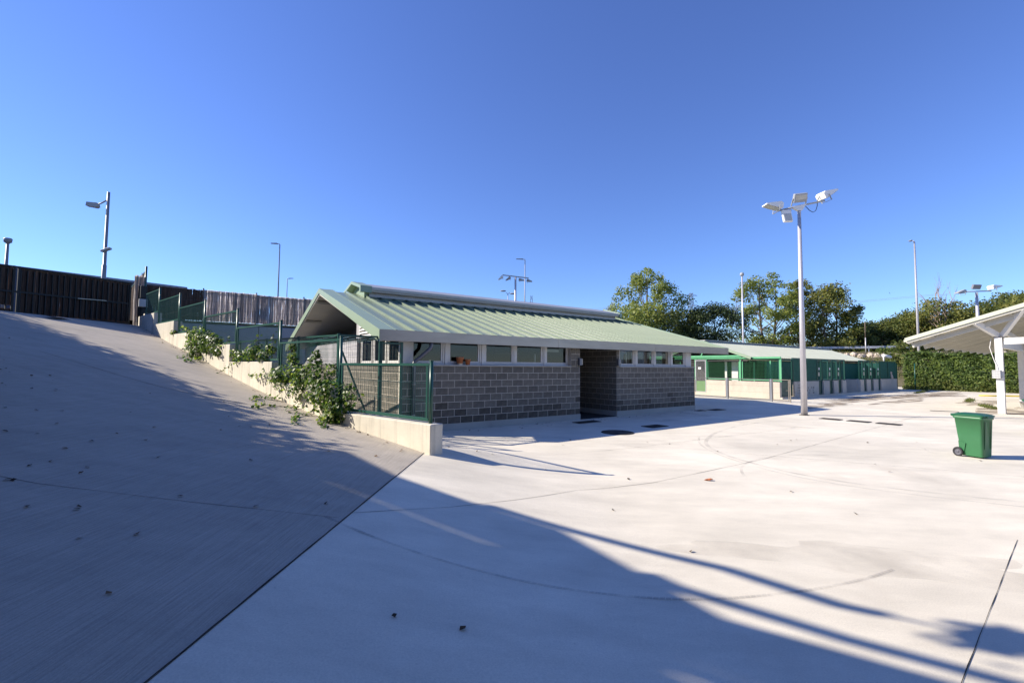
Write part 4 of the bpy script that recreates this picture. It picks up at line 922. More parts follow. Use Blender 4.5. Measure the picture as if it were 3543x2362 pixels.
# ------------------------------------------------------------------ canopy on the right
cp = thing('open_canopy', 'white steel canopy with a sloping pale green roof on H columns', 'canopy', Bp(16.35, 7.75), BROT)
ZL, BL = 3.14, -2.75   # low edge height, low edge offset along b (relative to column)
CS = .335
def cz(bo): return ZL+CS*(bo-BL)
CX0, CX1, BH_ = -.85, 16.5, 6.5
def cpt(x, bo, l): return (x, -bo, cz(bo)+l)
cr_ = bpy.data.objects.new('canopy_roof', None); link(cr_, cp)
m = MB(); xs_ = np.linspace(CX0, CX1, 161); v = []
for i, x in enumerate(xs_): o = (0,.04)[(i//2) % 2]; v += [cpt(x,BL,o), cpt(x,BH_,o)]
m.add(v, [(2*i,2*i+2,2*i+3,2*i+1) for i in range(160)]); m.build('roof_sheet', M['roof2'], cr_)
m = MB(); m.add([cpt(CX0,BL,-.03),cpt(CX1,BL,-.03),cpt(CX1,BH_,-.03),cpt(CX0,BH_,-.03)], [(0,1,2,3)]); m.build('lining', M['soffit'], cr_)
MB().bar(cpt(CX0-.02,BL-.05,.0),cpt(CX0-.02,BH_,.0),.05,.15).build('verge_trim', M['roof2'], cr_)
MB().bar(cpt(CX0+.04,BL-.02,-.13),cpt(CX0+.04,BH_,-.13),.05,.09).build('verge_under_trim', M['soffit'], cr_)
for bo in (BL+.12, BL+.85, BL+2.0, BL+3.2, BL+4.4, BL+5.6, BL+6.8): MB().bar(cpt(CX0+.08,bo,-.13),cpt(CX1,bo,-.13),.07,.16).build('purlin', M['soffit'], cr_)
for k in range(9):
    x = CX0+.35+1.9*k; MB().bar(cpt(x,BL+.1,-.31),cpt(x,BH_,-.31),.08,.2).build('rafter', M['soffit'], cr_)
    MB().bar(cpt(x,BL-.04,-.14),cpt(x,BL+.15,-.14),.1,.1).build('rafter_end', M['white'], cr_)
for k in range(0,8,2):
    x = CX0+.35+1.9*k; MB().bar(cpt(x,BL+.9,-.2),cpt(x+1.9,BL+4.4,-.2),.05,.02).bar(cpt(x+1.9,BL+.9,-.21),cpt(x,BL+4.4,-.21),.05,.02).build('wind_brace', M['soffit'], cr_)
MB().bar((CX0+.1,-BL+.07,ZL-.06),(CX1,-BL+.07,ZL-.06),.13,.1).build('gutter', M['soffit'], cr_)
def hcol(x, y, z0, z1, p):
    c = bpy.data.objects.new('column', None); link(c, p); c.location = (x, y, 0)
    m = MB(); m.box(-.11,.11,-.11,-.096,z0,z1).box(-.11,.11,.096,.11,z0,z1).box(-.006,.006,-.095,.095,z0,z1); m.build('h_section', M['white'], c)
    MB().box(-.15,.15,-.15,.15,z0-.0,z0+.02).build('base_plate', M['white'], c); MB().box(-.13,.13,-.13,.13,z1+.001,z1+.02).build('cap_plate', M['iron'], c)
    MB().box(-.105,-.008,-.094,.094,z1-.45,z1-.43).box(.008,.105,-.094,.094,z1-.45,z1-.43).build('stiffener', M['white'], c)
    return c
for k in range(3):
    x = 5.55*k; c_ = hcol(x, 0, 0, 3.14, cp); c_.rotation_euler = (0,0,RT)
    def inp(o): return (x, -o, 0)
    MB().bar((x,0,3.2),(x-.75,.55,cz(-.55)-.12),.15,.2).build('strut', M['white'], cp)
    MB().bar((x,-.12,3.22),(x-.75,-.8,cz(.8)-.12),.13,.18).build('strut', M['white'], cp)
    if k < 2: MB().bar((x+.2,0,2.86),(x+5.35,0,2.86),.16,.3).build('tie_beam', M['white'], cp)
    MB().bar((x,-.16,2.98),(x,-5.5,3.1),.14,.26).build('tie_beam', M['white'], cp)
# caged lamp on the first column
bl = bpy.data.objects.new('bulkhead_lamp', None); link(bl, cp); bl.location = (-.12,.06,1.62); bl.rotation_euler = (0,0,-.2)
MB().cbox(-.12,.0,-.13,.13,-.17,.17,.01).build('housing', M['lampgrey'], bl)
w = MB(); 
for k in range(4): w.wire((-.125,-.12+.08*k,-.16),(-.125,-.12+.08*k,.16),.007); w.wire((-.13,-.12,-.15+.1*k),(-.13,.12,-.15+.1*k),.007)
w.build('lamp_cage', M['white'], bl); MB().tube([(-.05,0,.17),(-.05,.02,.4),(-.04,.1,.7),(-.0,.2,1.1),(.05,.16,1.5)], .012, 6).build('cable', M['white'], bl)
# bucket, hose and second bin near the canopy
pb_ = c_ = Vector((24.3, 21.75, 0))
t = thing('bucket', 'white plastic bucket on the ground by the second canopy column', 'bucket', (23.9, 21.3, 0)); MB().lathe([(0,0),(.13,0),(.17,.32),(.185,.32),(.185,.34),(.165,.34),(.125,.03),(0,.03)], n=18).build('pail', M['white'], t)
MB().tube([(-.17,0,.31),(-.15,0,.22),(0,-.05,.16),(.15,0,.22),(.17,0,.31)], .006, 6).build('handle', M['pipe'], t)
hp = [(31.9,31.2),(32.6,30.9),(33.3,31.0),(34.2,30.6),(35.2,30.4)]
t = MB(); t.tube([(x, y, .045) for x, y in hp], .045, 8); t = t.build('garden_hose', M['hose_y']); tag(t, 'yellow hose lying across the concrete behind the canopy columns', 'hose')

# ------------------------------------------------------------------ wheelie bin
def wheelie(x, y, rz, label, s=1.):
    t = thing('wheelie_bin', label, 'bin', (x, y, gz(x, y)), rz); t.scale = (s*.93,s*.93,s*1.06)
    # local: -x is the handle/wheel side, +x the front
    def ring(z, hx, hy, cx, r, n=5):
        P = []
        for qx, qy, a0 in ((1,1,0),(-1,1,90),(-1,-1,180),(1,-1,270)):
            for k in range(n+1):
                an = R(a0+90*k/n); P.append((cx+qx*(hx-r)+r*math.cos(an), qy*(hy-r)+r*math.sin(an), z))
        return P
    rings = [ring(.03,.205,.19,.035,.05), ring(.06,.215,.2,.03,.055), ring(.45,.245,.225,.012,.05), ring(.82,.272,.243,0,.045), ring(.825,.29,.262,0,.05), ring(.875,.292,.264,0,.05), ring(.878,.27,.245,0,.045)]
    m = MB(); n = len(rings[0]); vs = sum(rings, []); fs = [(i*n+k, i*n+(k+1) % n, (i+1)*n+(k+1) % n, (i+1)*n+k) for i in range(len(rings)-1) for k in range(n)]
    m.add(vs, fs, True); m.add(rings[0], [tuple(range(n))[::-1]]); body = m.build('body', M['binbody'], t)
    for sy in (-1, 1): MB().prism([(-.2,sy*.2,.12),(-.1,sy*.21,.12),(-.06,sy*.225,.3),(-.2,sy*.225,.34)], (0,sy*.012,0)).build('wheel_recess', M['binbody'], t)
    for yy in (-.12,.12): MB().prism([(.25,yy-.02,.2),(.25,yy+.02,.2),(.285,yy+.02,.78),(.285,yy-.02,.78)], (.012,0,0)).build('front_rib', M['binbody'], t)
    l0 = ring(.882,.315,.275,.0,.06); l1 = ring(.905,.315,.275,0,.06); l2 = ring(.925,.28,.245,-.01,.06); l3 = ring(.945,.2,.18,-.03,.06)
    m = MB(); vs = l0+l1+l2+l3; m.add(vs, [(i*n+k, i*n+(k+1) % n, (i+1)*n+(k+1) % n, (i+1)*n+k) for i in range(3) for k in range(n)]); m.add(l3, [tuple(range(n))]); m.add(l0, [tuple(range(n))[::-1]])
    lid = m.build('lid', M['binlid'], t); MB().cbox(.3,.345,-.13,.13,.878,.9,.008).build('lid_grip', M['binlid'], t)
    MB().tube([(-.33,-.2,.88),(-.36,-.16,.9),(-.36,.16,.9),(-.33,.2,.88)], .016, 8).build('handle', M['binlid'], t)
    for yy in (-.2,.2): MB().bar((-.27,yy,.86),(-.34,yy,.885),.03).build('handle_lug', M['binlid'], t)
    MB().tube([(-.21,-.24,.1),(-.21,.24,.1)], .012, 8).build('axle', M['iron'], t)
    for sy in (-1, 1):
        w = bpy.data.objects.new('wheel', None); link(w, t); w.location = (-.21, sy*.245, .1); w.rotation_euler = (RT,0,0)
        MB().lathe([(.068,-.024),(.094,-.026),(.1,-.018),(.1,.018),(.094,.026),(.068,.024),(.066,.0),(.068,-.024)], n=24).build('tyre', M['rubber'], w)
        MB().lathe([(0,-.02),(.02,-.022),(.024,-.012),(.06,-.012),(.067,-.02)], n=24).build('hub', M['hub'], w); MB().lathe([(0,.02),(.02,.022),(.024,.012),(.06,.012),(.067,.02)], n=24).build('hub', M['hub'], w)
    return t
wheelie(9.62, 9.55, R(-70), 'green wheelie bin standing alone in the sunny yard', .9)
wheelie(14.95, 12.9, R(-70), 'green wheelie bin cut off by the right edge near the canopy column', 1.0)

# ------------------------------------------------------------------ embankment, stone row, guardrail
GP0 = Vector((39.3, 62.8, 0)); GDV = Vector((51.5-39.3, 55.2-62.8, 0)).normalized(); GN = Vector((GDV.y, -GDV.x, 0))   # GN points towards the yard
if GN.y > 0: GN = -GN
def Gp(t, off, z): return GP0 + GDV*t + GN*off + Vector((0,0,z))
r_ = np.random.default_rng(2)
T = np.arange(-140, 150, 2.5); prof = [(-400,9.0),(-160,6.0),(-40,4.4),(-9,4.02),(-.3,4.0),(1.2,3.7),(1.6,3.3),(3.5,2.9),(6,2.2),(9,1.1),(13,.25),(17,-.3)]
X = np.zeros((len(T), len(prof))); Y = X.copy(); Z = X.copy()
for i, t in enumerate(T):
    for j, (o, z) in enumerate(prof):
        p = Gp(float(t), o, z); X[i,j], Y[i,j] = p.x, p.y; Z[i,j] = z + (r_.normal(0,.12) if 2 < o < 12 else 0)
emb = grid_obj('embankment', X, Y, Z, M['slope']); tag(emb, kind='structure')
m = MB(); m.add([Gp(-140,-8.6,4.06),Gp(150,-8.6,4.06),Gp(150,-1.6,4.06),Gp(-140,-1.6,4.06)], [(0,1,2,3)]); tag(m.build('road', M['asphalt']), kind='structure')
gr = thing('guardrail', 'galvanised W-beam guardrail along the road above the kennels', 'guardrail', Gp(0,-.9,4.0), math.atan2(GDV.y, GDV.x))
for k in range(-9, 9):
    x0 = 4*k; m = MB(); pr = [(0,.42),(.05,.47),(.05,.54),(0,.58),(.05,.62),(.05,.69),(0,.74)]
    v = [(x0+.005,-o,z) for o,z in pr]+[(x0+3.995,-o,z) for o,z in pr]; m.add(v, [(i,i+1,8+i,7+i) for i in range(6)]); m.add([(a,b+.012,c) for a,b,c in v], [(7+i,8+i,i+1,i) for i in range(6)]); m.build('beam', M['rail'], gr)
    MB().bar((x0,.06,-.05),(x0,.06,.78),.1).build('post', M['rail'], gr)
sr = random.Random(5)
st = thing('stone_row', 'row of pale limestone boulders edging the bank below the guardrail', 'boulders', Gp(0,1.4,3.3), math.atan2(GDV.y, GDV.x))
def rock(seed):
    r = random.Random(seed); m = MB(); vs = []; n, k = 9, 5
    for i in range(k+1):
        ph = math.pi*i/k
        for j in range(n):
            th_ = 2*math.pi*j/n; q = 1+r.uniform(-.22,.22); vs.append((.5*q*math.sin(ph)*math.cos(th_), .5*q*math.sin(ph)*math.sin(th_), .5*q*math.cos(ph)))
    m.add(vs, [(i*n+j, (i+1)*n+j, (i+1)*n+(j+1) % n, i*n+(j+1) % n) for i in range(k) for j in range(n)]); return m.mesh('boulder', M['stone'])
rocks = [rock(s) for s in range(6)]
x = -16.
while x < 22:
    w = sr.uniform(.5, 1.5)
    o = shared('boulder', sr.choice(rocks), st, (x+w/2, sr.uniform(-.15,.15), sr.uniform(.05,.3)), (0,0,sr.uniform(0,6))); o.scale = (w*1.1, .8, sr.uniform(.5,.9))
    if sr.random() < .7: o = shared('boulder', sr.choice(rocks), st, (x+w/2+sr.uniform(-.3,.3), -.45, sr.uniform(-.35,-.15)), (0,0,sr.uniform(0,6))); o.scale = (w*.8, .7, sr.uniform(.4,.6))
    x += w*.92

# ------------------------------------------------------------------ foliage
def leaf_quads(C, N, L_, W_, r, droop=.0):
    """C centres (n,3); N preferred normals; returns quads folded along the midrib"""
    n = len(C); N = N/np.linalg.norm(N, axis=1, keepdims=True)
    t = r.normal(size=(n,3)); t -= N*(t*N).sum(1, keepdims=True); t /= np.linalg.norm(t, axis=1, keepdims=True); b = np.cross(N, t)
    L_ = (np.asarray(L_)*r.uniform(.65,1.25,n))[:,None]; W_ = (np.asarray(W_)*r.uniform(.7,1.2,n))[:,None]
    V = np.stack([C-t*L_*.5, C+b*W_*.5+N*W_*.12, C+t*L_*.5, C-b*W_*.5+N*W_*.12], 1)
    return V.reshape(-1,3), np.arange(n*4).reshape(n,4)
def clump_leaves(centers, radii, per, leaf, r, flat=.75, shell=.55, up=.5):
    Cs = []; Ns = []
    for c, R_ in zip(centers, radii):
        k = max(4, int(per*(R_/np.mean(radii))**2)); d = r.normal(size=(k,3)); d /= np.linalg.norm(d, axis=1, keepdims=True)
        rad = R_*(shell+(1-shell)*r.random(k))**.8 * (1+.25*r.normal(size=k)); p = d*rad[:,None]; p[:,2] *= flat; Cs.append(c+p); nn = d*.6+r.normal(size=(k,3))*.7; nn[:,2] += up; Ns.append(nn)
    return leaf_quads(np.concatenate(Cs), np.concatenate(Ns), leaf, leaf*.72, r)
def tree(x, y, z0, H, RX, label, m, seed, base=.25, clumps=40, per=110, leaf=.3, cr=.27, bark='bark', trunks=1, cat='tree', name='tree', group=None, shape=1., lean=0., top=.6, limbs=16):
    r = np.random.default_rng(seed); t = thing(name, label, cat, (x, y, z0), 0, group)
    cz0, cz1 = base*H, H*.97; C = []; Rr = []
    tries = 0
    while len(C) < clumps and tries < 5000:
        tries += 1
        u = r.random(); z = cz0+(cz1-cz0)*u; env = RX*(math.sin(math.pi*min(1,max(.02,(u*.86+.12))))**top)*shape*(1+.18*math.sin(5*u+seed))
        a = r.uniform(0, 2*math.pi); q = env*(r.random()**.5)*(1+.15*math.sin(3*a+seed))
        c = np.array([q*math.cos(a)+lean*u*H, q*math.sin(a), z]); rad = RX*cr*r.uniform(.6,1.25)
        if all(np.linalg.norm(c-o) > .55*min(rad, ro) for o, ro in zip(C, Rr)): C.append(c); Rr.append(rad)
    V, F = clump_leaves(C, Rr, per, leaf, r); np_obj('crown', V, F, M[m], t)
    w = MB(); tr0 = .018*H
    for k in range(trunks):
        bx = (k-(trunks-1)/2)*RX*.35; tp = [Vector((bx*.6,0,-.4)), Vector((bx,r.normal()*.1,H*.25)), Vector((bx*1.3+lean*H*.5,r.normal()*.2,H*.55)), Vector((bx*1.4+lean*H*.8,r.normal()*.2,H*.85))]
        w.tube(tp, [tr0,tr0*.8,tr0*.5,tr0*.15], 7)
        ii = r.choice(len(C), min(limbs//trunks+2, len(C)), replace=False)
        for i in ii:
            c = Vector(C[i]); f = min(.95, max(.12, (c.z/H)*.62)); q = f*(3-1e-6); a = int(q); s = tp[a].lerp(tp[a+1], q-a) if a < 3 else tp[3]
            mid = s.lerp(c, .5)+Vector((0,0,-.03*H)); w.tube([s, mid, c], [tr0*.38,tr0*.24,tr0*.06], 5, False)
    w.build('trunk', M[bark], t); return t
def px(xv, Y, zoff=0):   # a bearing across the picture turned into a place Y metres out
    return (xv-1176)/1045.2*Y*1.003
TB = 4.0
# poplars and other trees behind the kennels
tree(px(1487,63), 63, TB, 11.6, 5.0, 'tall airy poplar with yellow-green leaves above the block building roof', 'lf_poplar', 1, base=.3, clumps=62, per=105, leaf=.31, cr=.19, top=.75, limbs=26)
tree(px(1455,60), 60, TB-1, 6.6, 5.6, 'low spreading yellow-green tree directly behind the end of the roof', 'lf_poplar', 2, base=.1, clumps=52, per=180, leaf=.32, cr=.28, limbs=14)
tree(px(1545,61), 61, TB-1, 5.9, 4.6, 'rounded mid-green tree at the foot of the airy poplar', 'lf_mid', 3, base=.05, clumps=36, per=150, leaf=.3, cr=.3)
tree(px(1640,60), 60, TB-1, 6.8, 3.9, 'dense dark evergreen tree between the two poplar groups', 'lf_dark', 4, base=.02, clumps=46, per=190, leaf=.28, cr=.3, top=.55)
tree(px(1590,66), 66, TB-1, 6.3, 3.4, 'slim dark tree just left of the dense evergreen', 'lf_dark', 14, base=.05, clumps=30, per=150, leaf=.28, cr=.3)
tree(px(1765,66), 66, TB, 11.5, 5.2, 'tallest poplar of the right group, left of the lamp pole', 'lf_poplar', 5, base=.1, clumps=84, per=110, leaf=.31, cr=.18, trunks=2, limbs=26, top=.5)
tree(px(1838,69), 69, TB, 11.2, 3.6, 'poplar standing directly behind the white lamp pole', 'lf_autumn', 6, base=.15, clumps=50, per=120, leaf=.31, cr=.22, top=.55)
tree(px(1908,65), 65, TB, 9.5, 4.6, 'broad turning tree just right of the white lamp pole', 'lf_autumn', 7, base=.06, clumps=72, per=125, leaf=.31, cr=.21, trunks=2, limbs=22, top=.5)
tree(px(1955,64), 64, TB-.5, 7.2, 2.6, 'small dark leaning tree at the right edge of the poplar group', 'lf_mid', 8, base=.05, clumps=26, per=130, leaf=.28, cr=.32, lean=.12)
bk_ = [(2010,70,5.4,4.4,'lf_mid'),(2062,70,6.0,4.6,'lf_mid'),(2120,68,7.0,4.0,'lf_mid'),(2165,64,8.0,4.4,'lf_autumn'),(2225,66,7.6,4.2,'lf_mid'),(2285,60,7.3,4.6,'lf_mid'),(2330,62,8.6,5.0,'lf_mid'),(2380,55,7.2,4.5,'lf_autumn')]
bl_ = ['low bushy tree right of the sign pole on the bank','mid-green bushy tree left of the tallest street light','bushy tree directly behind the tallest street light','copper-tinted tree with bare stems right of the tallest street light','mid-green tree between the bare tree and the floodlight pole','rounded tree directly behind the right floodlight pole','tall dusky tree above the canopy roof at the right','turning tree at the right edge above the canopy']
for i, ((xv, Y, H, RX, mm), lb) in enumerate(zip(bk_, bl_)):
    tree(px(xv,Y), Y, TB-.6, H, RX, lb, mm, 20+i, base=.03, clumps=60, per=170, leaf=.32, cr=.28, top=.5, limbs=16)
# bare tree
def bare_tree(x, y, z0, H, label, seed, mm='palebark', spread=.5, n0=5):
    r = random.Random(seed); t = thing('bare_tree', label, 'tree', (x, y, z0)); w = MB()
    tw = MB()
    def grow(p, d, L_, rad, lev, mb):
        pts = [p]; q = p; dd = d.copy()
        for k in range(4):
            dd = (dd+Vector((r.gauss(0,.12),r.gauss(0,.12),.10))).normalized(); q = q+dd*(L_/4); pts.append(q)
        mb.tube(pts, [rad*(1-.2*k) for k in range(5)], 6 if lev == 0 else 4, False)
        if lev < 3:
            for k in range(n0 if lev == 0 else 4):
                s = pts[r.randint(1 if lev else 2, 4)]; a = r.uniform(0,6.28); nd = (dd+Vector((math.cos(a),math.sin(a),.1))*spread).normalized(); grow(s, nd, L_*r.uniform(.45,.7), rad*.5, lev+1, tw)
    grow(Vector((0,0,-.3)), Vector((.02,0,1)), H*.62, .016*H, 0, w)
    w.build('trunk', M[mm], t); tw.build('branches', M[mm], t); return t
bare_tree(px(2180,62), 62, TB-.6, 11.4, 'leafless pale tree rising above the copper-tinted tree', 3, spread=.42, n0=7)
bare_tree(px(1680,58), 58, TB-1, 7.6, 'leafless grey twigs sticking up beside the dense evergreen', 8, 'pylon', .5)
bare_tree(px(1372,64), 64, TB-1, 7.9, 'bare twig tip just showing over the roof left of the airy poplar', 9, 'pylon', .35, 3)
# brush along the bank
def brush(name, label, t0, t1, o0, o1, zf, n, h, m, seed, leaf=.22, cat='bushes'):
    r = np.random.default_rng(seed); tt = r.uniform(t0,t1,n); oo = r.uniform(o0,o1,n); C = np.array([list(Gp(a,b,0)) for a,b in zip(tt,oo)]); C[:,2] = zf(oo)+np.abs(r.normal(0,.5,n))*h*(.7+.5*np.sin(tt*.7+seed)**2)
    V, F = leaf_quads(C, r.normal(size=(n,3))+np.array([0,-.3,.4]), leaf, leaf*.5, r); o = np_obj(name, V, F, M[m], None, 'stuff'); return tag(o, label, cat)
zf = lambda o: np.interp(-o, [-17,-13,-9,-6,-3.5,-1.6,-1.2,.3,9,40], [-.3,.25,1.1,2.2,2.9,3.3,3.7,4,4.02,4.4])
brush('brush', 'brown dry brush along the far side of the road behind the guardrail', -55, 60, -14, -9.5, zf, 26000, 2.3, 'lf_brush', 1, .26)
brush('wood_understorey', 'green understorey filling in below the far trees', -60, 60, -20, -12, zf, 34000, 3.6, 'lf_mid', 2, .34)
brush('weeds', 'sparse yellow weeds growing below the guardrail', -14, 22, -.6, .8, zf, 1300, .55, 'lf_poplar', 3, .14)
brush('bank_shrubs', 'mixed low shrubs and dry grass covering the bank above the hedge', -30, 30, 2.4, 11, zf, 16000, .55, 'lf_mid', 4, .2)
def shrub(x, y, z0, rx, h, label, m, seed, clumps=16, per=110, leaf=.16, name='shrub'):
    return tree(x, y, z0, h, rx, label, m, seed, base=.08, clumps=clumps, per=per, leaf=leaf, cr=.36, cat='shrub', name=name, limbs=8, top=.4)
shrub(px(2098,48), 48, 1.6, 2.4, 3.2, 'large-leaved glossy bush beside the tallest street light above the hedge', 'lf_mid', 41, leaf=.28)
shrub(px(2060,50), 50, 2.0, 1.5, 2.4, 'small round bush on the bank left of the glossy bush', 'lf_hedge', 42)
shrub(px(2190,47), 47, 1.8, 2.0, 2.6, 'dark bush on the bank under the edge of the canopy', 'lf_dark', 43)
# ------------------------------------------------------------------ clipped hedge
HA = Bp(41.6, -1.5); HB = Bp(41.6, 26)
hd = thing('clipped_hedge', 'tall clipped conifer hedge closing off the far end of the yard', 'hedge', HA, math.atan2((HB-HA).y, (HB-HA).x))
HL = (HB-HA).length; HH = 3.05
MB().box(.9, HL-.2, .35, 1.6, 0, HH-.3).build('inner_growth', M['dark_core'] if 'dark_core' in M else M['slope'], hd)
r = np.random.default_rng(9); n = 34000
u = r.random(n); x = r.uniform(0, HL, n); z = r.uniform(0, HH, n); y = .0+.3*np.sin(x*1.3)*.3+.16*np.sin(x*4.1+z*3)+r.normal(0,.09,n)+.25*(z/HH)**3
nt = 14000; xt = r.uniform(0, HL, nt); yt = r.uniform(0, 1.9, nt); zt = HH-.1+.12*np.sin(xt*1.7)+np.abs(r.normal(0,.14,nt))
C = np.concatenate([np.stack([x,y,z],-1), np.stack([xt,yt,zt],-1)]); N_ = np.concatenate([np.tile([0.1,-1,.35],(n,1)), np.tile([0,-.2,1.],(nt,1))])+r.normal(0,.55,(n+nt,3))
V, F = leaf_quads(C, N_, .30, .11, r); np_obj('foliage', V, F, M['lf_hedge'], hd)
# ivy-like leaves and ground plants at the hedge foot
r = np.random.default_rng(12); n = 5000; x = r.uniform(0, HL, n); h_ = .25+.55*np.sin(x*.8)**2
C = np.stack([x, -.1-r.random(n)*.7, np.abs(r.normal(0,1,n))*h_], -1); V, F = leaf_quads(C, r.normal(size=(n,3))+np.array([0,-.5,.8]), .15, .12, r)
o = np_obj('ground_cover', V, F, M['lf_mid'], None, 'stuff'); o.location = HA; o.rotation_euler = hd.rotation_euler; tag(o, 'low leafy ground cover along the foot of the clipped hedge', 'plants')
t = MB(); t.tube([(0,0,0),(0,0,2.3)], .04, 8); o = t.build('fence_post', M['dkgreen']); o.location = Bp(40.9, -.6); tag(o, 'slim dark green post standing against the hedge near the kennels', 'post')
# grass tufts in the joints
r = np.random.default_rng(15); n = 1500; q = r.random(n); seg = r.integers(0,3,n); pa = [Bp(19,7.2),Bp(24,5.5),Bp(33,1.2)]; pb2 = [Bp(21.5,6.4),Bp(27.5,5.0),Bp(39,.6)]
C = np.array([list(pa[s].lerp(pb2[s], float(t_))) for s, t_ in zip(seg, q)])+r.normal(0,.09,(n,3))*np.array([1,1,.0]); C[:,2] = np.abs(r.normal(0,.05,n))
V, F = leaf_quads(C, r.normal(size=(n,3)), .14, .03, r); tag(np_obj('grass_tufts', V, F, M['lf_mid'], None, 'stuff'), 'thin grass tufts growing in the slab joints by the canopy', 'grass')

# ------------------------------------------------------------------ climbing plants on the ramp wall
def creeper(label, spots, seed, trails, leaf=.085, dens=1.0):
    """spots: (s, off, z, radius, n) along the ramp wall; trails: polylines (s, off, z)"""
    r = np.random.default_rng(seed); t = thing('creeper', label, 'climbing plant', Wp(spots[0][0], spots[0][1], 0)); base = np.array(t.location)
    Cs = []; Ns = []; stem = MB()
    s0 = spots[0]
    for s, off, z, rad, n in spots:
        c = np.array(Wp(s, off, z)); n = int(n*dens); d = r.normal(size=(n,3)); d /= np.linalg.norm(d,axis=1,keepdims=True); p = d*(rad*(.35+.65*r.random(n)**.6))[:,None]
        Cs.append(c+p); nn = d*.7+r.normal(size=(n,3))*.45+np.array([-.45,-.35,.5]); Ns.append(nn)
        for k in range(5):
            e = Vector(c)+Vector(r.normal(0,rad*.6,3)); b0 = Wp(s+r.normal()*.15, .0, z-rad*.9); stem.tube([b0-t.location, (b0.lerp(e,.5)+Vector(r.normal(0,.06,3)))-t.location, e-t.location], [.008,.006,.003], 4, False)
    for tr in trails:
        P = [Wp(*q) for q in tr]; stem.tube([p-t.location for p in P], [.006]*len(P), 4, False)
        for a, b in zip(P[:-1], P[1:]):
            n = max(2, int((b-a).length*34*dens)); k = r.random(n); c = np.array(a)[None]*(1-k[:,None])+np.array(b)[None]*k[:,None]; Cs.append(c+r.normal(0,.045,(n,3))); Ns.append(r.normal(size=(n,3))*.6+np.array([-.4,-.4,.8]))
    V, F = leaf_quads(np.concatenate(Cs)-base, np.concatenate(Ns), leaf, leaf*.95, r); np_obj('leaves', V, F, M['lf_ivy'], t); stem.build('stems', M['bark'], t, 'stuff'); return t
g_ = lambda s, off: gz(*(Wp(s, off).xy)) + .03
creeper('large leafy creeper spilling over the lower end of the ramp wall', [(3.75,.1,1.5,.34,250),(4.35,.12,1.5,.34,240),(4.9,.1,1.62,.28,190),(5.5,.12,1.5,.3,190),(3.1,.15,1.15,.36,340),(2.75,.2,.85,.3,270),(3.5,.18,1.15,.34,280),(4.6,.16,1.22,.28,150),(2.9,.22,.62,.22,150),(4.1,.05,1.85,.17,70),(4.0,.05,2.05,.1,30),(5.2,.05,1.95,.17,70),(5.25,.05,2.2,.12,35),(5.9,.12,1.45,.26,140),(2.5,.1,1.25,.2,60),(3.3,.05,1.7,.14,40)], 1,
        [[(3.2,.2,.9),(3.0,.3,.6),(2.7,.55,g_(2.7,.55)),(2.2,.75,g_(2.2,.75))],[(3.6,.2,1.0),(3.7,.3,.7),(3.6,.6,g_(3.6,.6)),(3.0,1.0,g_(3,1.)),(2.6,1.1,g_(2.6,1.1))],[(4.4,.2,1.0),(4.6,.3,.8),(4.7,.8,g_(4.7,.8)),(4.2,1.3,g_(4.2,1.3))],[(5.3,.2,1.2),(5.6,.25,.95),(5.7,.6,g_(5.7,.6)),(5.2,1.0,g_(5.2,1.))],[(6.0,.15,1.5),(6.4,.2,1.55),(6.9,.25,1.5),(7.2,.25,1.45)],[(2.6,.15,.9),(2.2,.1,1.1),(1.9,.08,1.2)],[(3.2,.3,.7),(2.9,.5,g_(2.9,.5)),(2.6,.55,g_(2.6,.55))],[(4.0,.2,1.1),(4.1,.3,.8),(4.0,.7,g_(4,.7))]])
creeper('sparse creeper climbing through the wire panel halfway up the ramp wall', [(6.9,.05,2.0,.2,110),(7.5,.05,2.15,.26,150),(7.9,.05,2.05,.22,120),(6.5,.05,2.2,.15,60),(8.5,.08,1.98,.24,120),(8.95,.1,2.1,.15,60)], 2, [[(8.9,.12,2.0),(9.1,.2,1.7),(9.2,.4,g_(9.2,.4))],[(7.5,.05,2.3),(7.4,.05,2.6)],[(6.4,.05,2.2),(6.35,.05,2.6)]])
creeper('bushy creeper clump hanging over the upper steps of the ramp wall', [(11.6,.1,2.55,.4,380),(12.2,.12,2.7,.38,330),(11.0,.12,2.45,.36,300),(10.5,.12,2.4,.3,200),(12.6,.12,2.4,.32,240),(12.0,.2,2.1,.3,200),(13.0,.1,2.8,.22,110),(10.1,.15,2.2,.25,120)], 3, [[(12.0,.2,2.0),(11.8,.25,1.9),(11.6,.5,g_(11.6,.5)),(11.2,.9,g_(11.2,.9))],[(13.2,.1,2.9),(13.9,.1,3.1),(14.4,.1,3.15)],[(12.8,.2,2.4),(13.2,.25,2.3),(13.3,.3,2.25)],[(11.4,.2,2.0),(11.1,.5,g_(11.1,.5)),(10.6,.9,g_(10.6,.9))],[(9.9,.1,2.2),(9.6,.1,2.4),(9.5,.1,2.6)]], .1)
creeper('tiny creeper sprig on the second highest step of the ramp wall', [(15.3,.1,3.0,.12,40)], 4, [[(15.1,.1,3.0),(15.6,.12,3.05)]], .1)

